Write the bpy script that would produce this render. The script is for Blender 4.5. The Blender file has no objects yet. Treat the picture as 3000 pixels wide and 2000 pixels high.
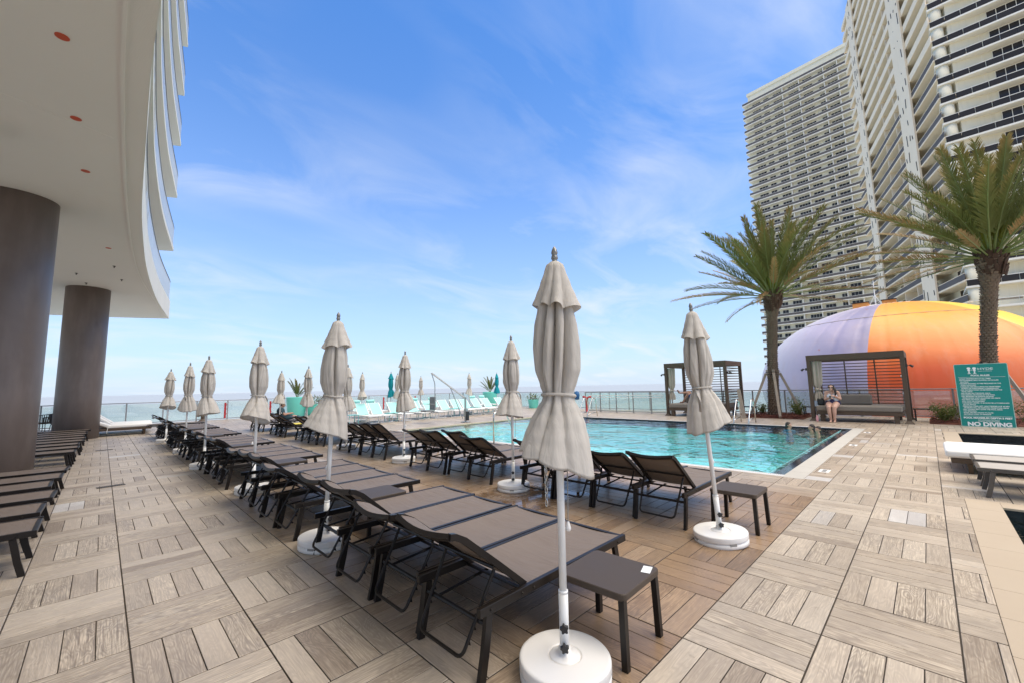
import bpy, bmesh, math, random
from mathutils import Vector, Matrix
from math import sin, cos, pi, radians

random.seed(7)
SC = bpy.context.scene
COL = SC.collection

# ------------------------------------------------------------------ camera
CAM_POS = Vector((0.0, 0.0, 1.5737))
CR = Vector((0.71012269, -0.70376235, -0.0210787))
CU = Vector((-0.06193567, -0.09226137, 0.99380673))
CF = Vector((0.70134851, 0.70441919, 0.10910489))
cam_data = bpy.data.cameras.new('camera')
cam = bpy.data.objects.new('camera', cam_data)
COL.objects.link(cam)
m = Matrix((CR, CU, -CF)).transposed().to_4x4()
m.translation = CAM_POS
cam.matrix_world = m
cam_data.sensor_width = 36
cam_data.sensor_fit = 'HORIZONTAL'
cam_data.lens = 14.437
cam_data.clip_start = 0.05
cam_data.clip_end = 60000
SC.camera = cam

# ------------------------------------------------------------------ light
SUN_EL, SUN_AZ = radians(70), radians(-80)          # azimuth of the sun seen from the deck, from +X
world = bpy.data.worlds.new('World')
SC.world = world
world.use_nodes = True
wn, wl = world.node_tree.nodes, world.node_tree.links
wn.clear()
w_out = wn.new('ShaderNodeOutputWorld')
w_bg = wn.new('ShaderNodeBackground')
w_bg.inputs['Strength'].default_value = 0.05
sky = wn.new('ShaderNodeTexSky')
sky.sky_type = 'NISHITA'
sky.sun_disc = False
sky.sun_elevation = SUN_EL
sky.sun_rotation = pi / 2 - SUN_AZ
sky.altitude = 0
sky.air_density = 1.0
sky.dust_density = 0.6
sky.ozone_density = 3.0
tc = wn.new('ShaderNodeTexCoord')
sep = wn.new('ShaderNodeSeparateXYZ')
wl.new(tc.outputs['Generated'], sep.inputs[0])


def wmath(op, a, b=None):
    n = wn.new('ShaderNodeMath')
    n.operation = op
    for i, v in enumerate((a, b)):
        if v is None:
            continue
        if isinstance(v, (int, float)):
            n.inputs[i].default_value = v
        else:
            wl.new(v, n.inputs[i])
    return n.outputs[0]


# thin high cloud: direction projected on a plane overhead
den = wmath('ADD', wmath('MAXIMUM', sep.outputs['Z'], 0.0), 0.16)
cmb = wn.new('ShaderNodeCombineXYZ')
wl.new(wmath('DIVIDE', sep.outputs['X'], den), cmb.inputs[0])
wl.new(wmath('DIVIDE', sep.outputs['Y'], den), cmb.inputs[1])
mp = wn.new('ShaderNodeMapping')
mp.inputs['Location'].default_value = (5.3, 1.7, 0)
mp.inputs['Rotation'].default_value = (0, 0, radians(28))
mp.inputs['Scale'].default_value = (0.85, 1.5, 1)
wl.new(cmb.outputs[0], mp.inputs[0])
cn = wn.new('ShaderNodeTexNoise')
cn.inputs['Scale'].default_value = 1.6
cn.inputs['Detail'].default_value = 12
cn.inputs['Roughness'].default_value = 0.56
cn.inputs['Distortion'].default_value = 0.7
wl.new(mp.outputs[0], cn.inputs['Vector'])
cr = wn.new('ShaderNodeValToRGB')
cr.color_ramp.elements[0].position = 0.43
cr.color_ramp.elements[0].color = (0, 0, 0, 1)
cr.color_ramp.elements[1].position = 0.78
cr.color_ramp.elements[1].color = (1, 1, 1, 1)
wl.new(cn.outputs[0], cr.inputs[0])
cn2 = wn.new('ShaderNodeTexNoise')
cn2.inputs['Scale'].default_value = 0.55
cn2.inputs['Detail'].default_value = 3
wl.new(mp.outputs[0], cn2.inputs['Vector'])
cr2 = wn.new('ShaderNodeValToRGB')
cr2.color_ramp.elements[0].position = 0.36
cr2.color_ramp.elements[1].position = 0.62
wl.new(cn2.outputs[0], cr2.inputs[0])
cfac = wmath('MULTIPLY', cr.outputs[0], cr2.outputs[0])
cfac = wmath('MULTIPLY', cfac, 0.95)
# pale marine haze low over the sea, all round the horizon
hz = wmath('POWER', wmath('SUBTRACT', 1.0, wmath('MINIMUM', wmath('MAXIMUM', sep.outputs['Z'], 0.0), 1.0)), 2.9)
hue = wn.new('ShaderNodeMix')
hue.data_type = 'RGBA'
hue.blend_type = 'MULTIPLY'
hue.inputs[0].default_value = 1.0
wl.new(sky.outputs[0], hue.inputs[6])
hue.inputs[7].default_value = (0.45, 0.87, 1.28, 1)
mh = wn.new('ShaderNodeMix')
mh.data_type = 'RGBA'
wl.new(wmath('MULTIPLY', hz, 0.88), mh.inputs[0])
wl.new(hue.outputs[2], mh.inputs[6])
mh.inputs[7].default_value = (3.7, 4.15, 4.85, 1)
mc = wn.new('ShaderNodeMix')
mc.data_type = 'RGBA'
wl.new(cfac, mc.inputs[0])
wl.new(mh.outputs[2], mc.inputs[6])
mc.inputs[7].default_value = (4.35, 4.6, 5.0, 1)
wl.new(mc.outputs[2], w_bg.inputs['Color'])
wl.new(w_bg.outputs[0], w_out.inputs[0])

sun_d = bpy.data.lights.new('sun', 'SUN')
sun_d.energy = 1.5
sun_d.angle = radians(76)
sun_d.color = (1.0, 0.845, 0.60)
sun = bpy.data.objects.new('sun', sun_d)
COL.objects.link(sun)
sd = Vector((cos(SUN_EL) * cos(SUN_AZ), cos(SUN_EL) * sin(SUN_AZ), sin(SUN_EL)))
sun.rotation_euler = (-sd).to_track_quat('-Z', 'Y').to_euler()
sun.location = (0, -20, 40)

vs = SC.view_settings
vs.view_transform = 'Standard'
vs.look = 'None'
vs.gamma = 1
vs.exposure = 2.06
vs.use_curve_mapping = False
SC.cycles.max_bounces = 8
SC.cycles.transparent_max_bounces = 24
SC.cycles.use_denoising = True

# ------------------------------------------------------------------ helpers


def tag(o, label=None, cat=None, group=None, kind=None):
    if label:
        o['label'] = label
    if cat:
        o['category'] = cat
    if group:
        o['group'] = group
    if kind:
        o['kind'] = kind
    return o


def empty(name, loc=(0, 0, 0), rz=0.0):
    o = bpy.data.objects.new(name, None)
    o.empty_display_size = 0.2
    COL.objects.link(o)
    o.location = loc
    o.rotation_euler = (0, 0, rz)
    return o


def copy_tree(o, parent=None):
    c = o.copy()
    COL.objects.link(c)
    if parent:
        c.parent = parent
    for ch in list(o.children):
        copy_tree(ch, c)
    return c


def link_mesh(name, me, parent=None, loc=None, rot=None):
    o = bpy.data.objects.new(name, me)
    COL.objects.link(o)
    if parent:
        o.parent = parent
    if loc is not None:
        o.location = loc
    if rot is not None:
        o.rotation_euler = rot
    return o


def frame_axes(d, up=(0, 0, 1)):
    d = Vector(d).normalized()
    up = Vector(up)
    if abs(d.dot(up)) > 0.98:
        up = Vector((1, 0, 0))
    s = d.cross(up).normalized()
    return d, s, s.cross(d).normalized()


class G:
    """collects geometry for one mesh"""

    def __init__(self):
        self.v, self.f, self.mi, self.sm = [], [], [], []
        self.cur, self.smooth = 0, False

    def face(self, idx):
        self.f.append(idx)
        self.mi.append(self.cur)
        self.sm.append(self.smooth)

    def add(self, vs_, fs):
        n = len(self.v)
        self.v += [tuple(p) for p in vs_]
        for q in fs:
            self.face([i + n for i in q])

    def box(self, x0, x1, y0, y1, z0, z1):
        self.add([(x0, y0, z0), (x1, y0, z0), (x1, y1, z0), (x0, y1, z0), (x0, y0, z1), (x1, y0, z1), (x1, y1, z1), (x0, y1, z1)],
                 [(3, 2, 1, 0), (4, 5, 6, 7), (0, 1, 5, 4), (1, 2, 6, 5), (2, 3, 7, 6), (3, 0, 4, 7)])

    def cbox(self, x0, x1, y0, y1, z0, z1, b, seg=2):
        """box with all edges chamfered"""
        bm = bmesh.new()
        bmesh.ops.create_cube(bm, size=1)
        for v in bm.verts:
            v.co = Vector(((x0 + x1) / 2 + v.co.x * (x1 - x0), (y0 + y1) / 2 + v.co.y * (y1 - y0), (z0 + z1) / 2 + v.co.z * (z1 - z0)))
        bmesh.ops.bevel(bm, geom=list(bm.edges), offset=b, segments=seg, affect='EDGES', profile=0.5)
        self.from_bm(bm)

    def from_bm(self, bm):
        bm.verts.index_update()
        self.add([v.co[:] for v in bm.verts], [[v.index for v in q.verts] for q in bm.faces])
        bm.free()

    def bar(self, p, q, w, h, up=(0, 0, 1)):
        p, q = Vector(p), Vector(q)
        d, s, u = frame_axes(q - p, up)
        vs_ = []
        for c in (p, q):
            for a, b in ((-1, -1), (1, -1), (1, 1), (-1, 1)):
                vs_.append(c + s * (a * w / 2) + u * (b * h / 2))
        self.add(vs_, [(0, 1, 2, 3), (7, 6, 5, 4), (0, 4, 5, 1), (1, 5, 6, 2), (2, 6, 7, 3), (3, 7, 4, 0)])

    def path(self, pts, w, h, up=(0, 0, 1)):
        """rectangular section swept along a polyline"""
        pts = [Vector(p) for p in pts]
        n0 = len(self.v)
        for i, p in enumerate(pts):
            d = (pts[min(i + 1, len(pts) - 1)] - pts[max(i - 1, 0)])
            d, s, u = frame_axes(d, up)
            for a, b in ((-1, -1), (1, -1), (1, 1), (-1, 1)):
                self.v.append(tuple(p + s * (a * w / 2) + u * (b * h / 2)))
        for i in range(len(pts) - 1):
            for k in range(4):
                a, b = n0 + i * 4 + k, n0 + i * 4 + (k + 1) % 4
                self.face([a, a + 4, b + 4, b])
        self.face([n0, n0 + 1, n0 + 2, n0 + 3])
        e = n0 + (len(pts) - 1) * 4
        self.face([e + 3, e + 2, e + 1, e])

    def tube(self, pts, r, n=8, caps=True):
        pts = [Vector(p) for p in pts]
        rs = r if isinstance(r, (list, tuple)) else [r] * len(pts)
        n0 = len(self.v)
        ref = None
        for i, p in enumerate(pts):
            d = pts[min(i + 1, len(pts) - 1)] - pts[max(i - 1, 0)]
            d.normalize()
            if ref is None:
                ref = Vector((0, 0, 1)) if abs(d.z) < 0.9 else Vector((1, 0, 0))
            s = d.cross(ref).normalized()
            u = s.cross(d).normalized()
            ref = u
            for k in range(n):
                a = 2 * pi * k / n
                self.v.append(tuple(p + (s * cos(a) + u * sin(a)) * rs[i]))
        for i in range(len(pts) - 1):
            for k in range(n):
                a, b = n0 + i * n + k, n0 + i * n + (k + 1) % n
                self.face([a, a + n, b + n, b])
        if caps:
            self.face([n0 + k for k in range(n)])
            e = n0 + (len(pts) - 1) * n
            self.face([e + k for k in reversed(range(n))])

    def lathe(self, prof, n=24, c=(0, 0, 0), a0=0.0):
        n0 = len(self.v)
        for r, z in prof:
            for k in range(n):
                a = a0 + 2 * pi * k / n
                self.v.append((c[0] + r * cos(a), c[1] + r * sin(a), c[2] + z))
        for i in range(len(prof) - 1):
            for k in range(n):
                a, b = n0 + i * n + k, n0 + i * n + (k + 1) % n
                self.face([a, b, b + n, a + n])
        if prof[0][0] > 1e-6:
            self.face([n0 + k for k in reversed(range(n))])
        if prof[-1][0] > 1e-6:
            e = n0 + (len(prof) - 1) * n
            self.face([e + k for k in range(n)])

    def ball(self, c, r, n=10, sx=1, sy=1, sz=1):
        n0 = len(self.v)
        h = n // 2
        for i in range(h + 1):
            t = pi * i / h
            for k in range(n):
                a = 2 * pi * k / n
                self.v.append((c[0] + r * sx * sin(t) * cos(a), c[1] + r * sy * sin(t) * sin(a), c[2] + r * sz * cos(t)))
        for i in range(h):
            for k in range(n):
                a, b = n0 + i * n + k, n0 + i * n + (k + 1) % n
                self.face([a, a + n, b + n, b])

    def prism(self, poly, z0, z1):
        n = len(poly)
        self.add([(x, y, z0) for x, y in poly] + [(x, y, z1) for x, y in poly],
                 [list(reversed(range(n))), list(range(n, 2 * n))] + [[i, (i + 1) % n, n + (i + 1) % n, n + i] for i in range(n)])

    def grid(self, nu, nv, fn, wrap=False):
        n0 = len(self.v)
        for i in range(nu):
            for j in range(nv):
                self.v.append(tuple(fn(i / (nu - 1), j / (nv if wrap else nv - 1))))
        for i in range(nu - 1):
            for j in range(nv if wrap else nv - 1):
                a, b = n0 + i * nv + j, n0 + i * nv + (j + 1) % nv
                self.face([a, b, b + nv, a + nv])

    def mesh(self, name, *mats):
        me = bpy.data.meshes.new(name)
        me.from_pydata(self.v, [], self.f)
        for q in mats:
            me.materials.append(q)
        me.polygons.foreach_set('material_index', self.mi)
        me.polygons.foreach_set('use_smooth', self.sm)
        me.update()
        return me

    def obj(self, name, mat, parent=None, loc=None, rot=None):
        mats = mat if isinstance(mat, (list, tuple)) else [mat]
        return link_mesh(name, self.mesh(name, *mats), parent, loc, rot)


def arc_path(pts, r, n=5):
    """polyline with rounded corners"""
    pts = [Vector(p) for p in pts]
    out = [pts[0]]
    for a, b, c in zip(pts, pts[1:], pts[2:]):
        d1, d2 = (a - b), (c - b)
        k = min(r, d1.length * 0.45, d2.length * 0.45)
        p, q = b + d1.normalized() * k, b + d2.normalized() * k
        for i in range(n + 1):
            t = i / n
            out.append(p * (1 - t) ** 2 + b * (2 * t * (1 - t)) + q * t * t)
    out.append(pts[-1])
    return out


ORD = ['first', 'second', 'third', 'fourth', 'fifth', 'sixth', 'seventh', 'eighth', 'ninth', 'tenth', 'eleventh', 'twelfth', 'thirteenth',
       'fourteenth', 'fifteenth', 'sixteenth', 'seventeenth', 'eighteenth', 'nineteenth', 'twentieth', 'twenty-first', 'twenty-second',
       'twenty-third', 'twenty-fourth', 'twenty-fifth', 'twenty-sixth', 'twenty-seventh', 'twenty-eighth', 'twenty-ninth', 'thirtieth']

# ------------------------------------------------------------------ materials


class NT:
    """small node-tree writer"""

    def __init__(self, name):
        self.m = bpy.data.materials.new(name)
        self.m.use_nodes = True
        self.t = self.m.node_tree
        self.n, self.l = self.t.nodes, self.t.links
        self.n.clear()
        self.out = self.n.new('ShaderNodeOutputMaterial')

    def put(self, sock, v):
        if isinstance(v, bpy.types.NodeSocket):
            self.l.new(v, sock)
        elif isinstance(v, (int, float)) and sock.type in ('RGBA',):
            sock.default_value = (v, v, v, 1)
        elif isinstance(v, tuple) and sock.type == 'RGBA' and len(v) == 3:
            sock.default_value = (*v, 1)
        else:
            sock.default_value = v

    def node(self, t, out=0, **kw):
        n = self.n.new(t)
        ins = kw.pop('ins', {})
        for k, v in kw.items():
            setattr(n, k, v)
        for k, v in ins.items():
            self.put(n.inputs[k], v)
        return n.outputs[out]

    def math(self, op, a, b=0.0, c=None, clamp=False):
        ins = {0: a, 1: b}
        if c is not None:
            ins[2] = c
        return self.node('ShaderNodeMath', operation=op, use_clamp=clamp, ins=ins)

    def mix(self, f, a, b, blend='MIX'):
        n = self.n.new('ShaderNodeMix')
        n.data_type = 'RGBA'
        n.blend_type = blend
        self.put(n.inputs[0], f)
        self.put(n.inputs[6], a)
        self.put(n.inputs[7], b)
        return n.outputs[2]

    def ramp(self, f, stops, interp='LINEAR'):
        n = self.n.new('ShaderNodeValToRGB')
        cr_ = n.color_ramp
        cr_.interpolation = interp
        while len(cr_.elements) < len(stops):
            cr_.elements.new(0.5)
        for e, (p, c) in zip(cr_.elements, stops):
            e.position = p
            e.color = (c, c, c, 1) if isinstance(c, (int, float)) else (*c, 1)
        self.put(n.inputs[0], f)
        return n.outputs[0]

    def noise(self, vec=None, scale=5.0, detail=4.0, rough=0.5, dist=0.0):
        n = self.n.new('ShaderNodeTexNoise')
        if vec is not None:
            self.put(n.inputs['Vector'], vec)
        n.inputs['Scale'].default_value = scale
        n.inputs['Detail'].default_value = detail
        n.inputs['Roughness'].default_value = rough
        n.inputs['Distortion'].default_value = dist
        return n.outputs[0]

    def coord(self, kind='Object'):
        return self.node('ShaderNodeTexCoord', kind if isinstance(kind, int) else {'Generated': 0, 'Normal': 1, 'UV': 2, 'Object': 3}[kind])

    def pos(self):
        return self.node('ShaderNodeNewGeometry', 0)

    def bump(self, h, strength=0.3, dist=0.01):
        return self.node('ShaderNodeBump', ins={'Strength': strength, 'Distance': dist, 'Height': h})

    def bsdf(self, color=0.5, rough=0.5, metal=0.0, normal=None, **kw):
        n = self.n.new('ShaderNodeBsdfPrincipled')
        self.put(n.inputs['Base Color'], color)
        self.put(n.inputs['Roughness'], rough)
        self.put(n.inputs['Metallic'], metal)
        if normal is not None:
            self.put(n.inputs['Normal'], normal)
        for k, v in kw.items():
            self.put(n.inputs[k], v)
        return n.outputs[0]

    def done(self, sh):
        self.l.new(sh, self.out.inputs[0])
        return self.m


def simple(name, color, rough=0.5, metal=0.0, var=0.12, scale=6.0, bump=0.0, bscale=60.0, spec=None):
    t = NT(name)
    p = t.coord('Object')
    f = t.noise(p, scale, 5)
    rnd = t.node('ShaderNodeObjectInfo', 5)
    lo = tuple(c * (1 - var) for c in color)
    hi = tuple(min(1, c * (1 + var)) for c in color)
    c = t.mix(t.math('ADD', t.math('MULTIPLY', f, 0.7), t.math('MULTIPLY', rnd, 0.3)), lo, hi)
    nrm = t.bump(t.noise(p, bscale, 3), bump, 0.01) if bump else None
    kw = {} if spec is None else {'Specular IOR Level': spec}
    return t.done(t.bsdf(c, t.math('ADD', rough - 0.08, t.math('MULTIPLY', f, 0.16)), metal, nrm, **kw))


def glass_mat(name, tint, milky, refl=0.06, milk=(0.8, 0.9, 0.88)):
    t = NT(name)
    tr = t.node('ShaderNodeBsdfTransparent', ins={'Color': tint})
    gl = t.node('ShaderNodeBsdfGlossy', ins={'Color': (1, 1, 1), 'Roughness': 0.02})
    df = t.node('ShaderNodeBsdfDiffuse', ins={'Color': milk})
    lw = t.node('ShaderNodeLayerWeight', 0, ins={'Blend': 0.12})
    a = t.node('ShaderNodeMixShader', ins={0: milky, 1: tr, 2: df})
    b = t.node('ShaderNodeMixShader', ins={0: t.math('ADD', t.math('MULTIPLY', lw, 0.5), refl), 1: a, 2: gl})
    return t.done(b)


M = {}
M['frame'] = simple('bronze_metal', (0.014, 0.0105, 0.0085), 0.36, 0.0, 0.2, 3, spec=0.3)
M['taupe_metal'] = simple('taupe_metal', (0.085, 0.075, 0.066), 0.4, 0, 0.15, 3)
M['cab_metal'] = simple('cabana_bronze', (0.080, 0.053, 0.034), 0.5, 0, 0.15, 3)
M['white_metal'] = simple('white_metal', (0.80, 0.80, 0.78), 0.3, 0, 0.05)
M['white_plastic'] = simple('white_plastic', (0.80, 0.785, 0.76), 0.35, 0, 0.05, 8, 0.05, 120)
M['black_plastic'] = simple('black_plastic', (0.02, 0.02, 0.022), 0.4)
M['steel'] = simple('stainless_steel', (0.62, 0.62, 0.60), 0.22, 1.0, 0.1)
M['alu'] = simple('grey_aluminium', (0.36, 0.37, 0.37), 0.4, 0.6, 0.1)
M['rail_post'] = simple('rail_post_metal', (0.30, 0.31, 0.31), 0.45, 0.3, 0.1)
M['red'] = simple('red_paint', (0.45, 0.02, 0.02), 0.4)
M['finial'] = simple('finial_grey', (0.26, 0.26, 0.25), 0.3, 0.4, 0.15)
M['teal'] = simple('teal_canvas', (0.0, 0.28, 0.34), 0.85, 0, 0.2, 8, 0.15, 300)
M['aqua'] = simple('aqua_mesh', (0.36, 0.72, 0.70), 0.7, 0, 0.08, 4, 0.1, 400)
M['aqua_metal'] = simple('aqua_metal', (0.20, 0.52, 0.52), 0.4)
M['pot'] = simple('turquoise_pot_glaze', (0.17, 0.70, 0.60), 0.35, 0, 0.08, 2)
M['cushion'] = simple('white_cushion', (0.80, 0.79, 0.76), 0.9, 0, 0.05, 3, 0.12, 40)
M['grey_cushion'] = simple('grey_cushion', (0.215, 0.19, 0.16), 0.9, 0, 0.1, 3, 0.15, 60)
M['curtain'] = simple('linen_curtain', (0.40, 0.36, 0.30), 0.9, 0, 0.12, 10, 0.1, 90)
M['rope'] = simple('dark_rope', (0.05, 0.045, 0.04), 0.8)
M['soil'] = simple('red_mulch', (0.13, 0.04, 0.025), 0.95, 0, 0.5, 18, 1.0, 40)
M['stone_coping'] = None
M['timber'] = simple('weathered_timber', (0.36, 0.30, 0.24), 0.8, 0, 0.3, 9, 0.4, 50)
M['stem'] = simple('green_stem', (0.16, 0.20, 0.06), 0.6, 0, 0.3)
M['cord'] = simple('cord_grey', (0.30, 0.29, 0.27), 0.7)
M['hair'] = simple('dark_brown_hair', (0.022, 0.014, 0.010), 0.5, 0, 0.3, 30, 0.4, 90)
M['skin'] = simple('light_skin', (0.56, 0.34, 0.25), 0.5, 0, 0.08, 6)
M['skin_tan'] = simple('tan_skin', (0.42, 0.235, 0.16), 0.5, 0, 0.08, 6)
M['print_white'] = simple('sign_print_white', (0.82, 0.85, 0.84), 0.5, 0, 0.02)
M['sign_green'] = simple('sign_teal_enamel', (0.0, 0.235, 0.205), 0.35, 0, 0.06, 2)
M['dark_glass'] = simple('dark_glass', (0.034, 0.030, 0.028), 0.35, 0, 0.3, 0.3, spec=0.2)
M['rail_grey'] = simple('grey_tinted_glass', (0.125, 0.112, 0.105), 0.6, 0, 0.3, 0.2, spec=0.1)
M['window'] = simple('dark_window', (0.034, 0.032, 0.032), 0.2, 0, 0.6, 0.25, spec=0.25)
M['grate'] = simple('drain_grate_metal', (0.10, 0.095, 0.09), 0.5, 0.4)
M['clear'] = glass_mat('rail_glass', (0.88, 0.95, 0.94), 0.14)
M['balcony_glass'] = glass_mat('balcony_glass', (0.75, 0.8, 0.8), 0.62, 0.05, (0.74, 0.75, 0.74))


def canvas_mat():
    t = NT('umbrella_canvas')
    p = t.coord('Object')
    rnd = t.node('ShaderNodeObjectInfo', 5)
    st = t.noise(p, 3.0, 6, 0.6)
    c = t.mix(st, (0.55, 0.515, 0.47), (0.67, 0.635, 0.585))
    c = t.mix(t.math('MULTIPLY', rnd, 0.5), c, (0.64, 0.60, 0.54))
    dirt = t.ramp(t.noise(t.node('ShaderNodeMapping', ins={0: p, 3: (6, 6, 1.2)}), 2.0, 5), [(0.52, 0.0), (0.75, 0.35)])
    c = t.mix(dirt, c, (0.36, 0.33, 0.295))
    wv = t.noise(p, 420, 1)
    wr = t.noise(t.node('ShaderNodeMapping', ins={0: p, 3: (14, 14, 3)}), 1.0, 4, 0.55, 0.6)
    b1 = t.bump(wr, 0.5, 0.03)
    b2 = t.node('ShaderNodeBump', ins={'Strength': 0.08, 'Distance': 0.002, 'Height': wv, 'Normal': b1})
    df = t.node('ShaderNodeBsdfDiffuse', ins={'Color': c, 'Normal': b2})
    tl = t.node('ShaderNodeBsdfTranslucent', ins={'Color': c, 'Normal': b2})
    return t.done(t.node('ShaderNodeMixShader', ins={0: 0.18, 1: df, 2: tl}))


M['canvas'] = canvas_mat()


def sling_mat():
    t = NT('taupe_mesh_sling')
    p = t.coord('Object')
    w1 = t.node('ShaderNodeTexWave', 1, wave_type='BANDS', bands_direction='X', ins={'Vector': p, 'Scale': 95, 'Distortion': 0.0})
    w2 = t.node('ShaderNodeTexWave', 1, wave_type='BANDS', bands_direction='Y', ins={'Vector': p, 'Scale': 95, 'Distortion': 0.0})
    wv = t.math('MULTIPLY', w1, w2)
    st = t.noise(p, 4, 5)
    c = t.mix(st, (0.168, 0.130, 0.103), (0.215, 0.172, 0.138))
    c = t.mix(t.math('MULTIPLY', wv, 0.5), c, (0.12, 0.094, 0.075))
    wr = t.noise(t.node('ShaderNodeMapping', ins={0: p, 3: (5, 1.2, 3)}), 2.0, 3, 0.5, 0.5)
    b1 = t.bump(wr, 0.5, 0.03)
    return t.done(t.bsdf(c, 0.6, 0, b1, **{'Specular IOR Level': 0.35}))


M['sling'] = sling_mat()


def plaster(name, c0, c1, scale=0.6, bump=0.15, streak=0.0):
    t = NT(name)
    p = t.pos()
    f = t.noise(p, scale, 7, 0.6)
    c = t.mix(f, c0, c1)
    if streak:
        s = t.noise(t.node('ShaderNodeMapping', ins={0: p, 3: (2.5, 2.5, 0.12)}), 1.0, 6, 0.6)
        c = t.mix(t.ramp(s, [(0.5, 0.0), (0.8, streak)]), c, tuple(x * 0.55 for x in c0))
    g = t.noise(p, 90, 3)
    return t.done(t.bsdf(c, 0.78, 0, t.bump(g, bump, 0.004), **{'Specular IOR Level': 0.3}))


M['soffit'] = plaster('soffit_stucco', (0.70, 0.685, 0.66), (0.77, 0.755, 0.73), 0.35, 0.5)
M['fascia'] = plaster('white_stucco', (0.66, 0.65, 0.61), (0.78, 0.77, 0.73), 0.5, 0.2, 0.15)
M['tower'] = plaster('tower_stucco', (0.72, 0.665, 0.50), (0.82, 0.77, 0.61), 0.15, 0.1, 0.18)
M['wing_skylight_offset'] = plaster('wing_cream_skylight_offset', (0.86, 0.71, 0.51), (0.92, 0.78, 0.585), 0.2, 0.05, 0.1)  # cream pushed warmer in its colour to offset blue skylight on the sunless wing
M['tower_white'] = plaster('tower_white_paint', (0.76, 0.725, 0.63), (0.85, 0.82, 0.73), 0.2, 0.05, 0.1)
M['coping'] = plaster('beige_stone', (0.40, 0.325, 0.24), (0.46, 0.385, 0.295), 1.4, 0.1)
M['pool_lip'] = plaster('pool_lip_stone', (0.40, 0.38, 0.34), (0.50, 0.475, 0.43), 2.0, 0.2)


def column_mat():
    t = NT('brown_venetian_plaster')
    p = t.pos()
    a = t.noise(p, 1.1, 6, 0.6, 0.6)
    b = t.noise(t.node('ShaderNodeMapping', ins={0: p, 3: (3, 3, 0.7)}), 1.5, 5)
    c = t.mix(a, (0.125, 0.098, 0.088), (0.195, 0.158, 0.142))
    c = t.mix(t.ramp(b, [(0.45, 0.0), (0.75, 0.5)]), c, (0.24, 0.20, 0.183))
    return t.done(t.bsdf(c, t.math('ADD', 0.36, t.math('MULTIPLY', a, 0.22)), 0, t.bump(b, 0.06, 0.02)))


M['column'] = column_mat()


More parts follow.
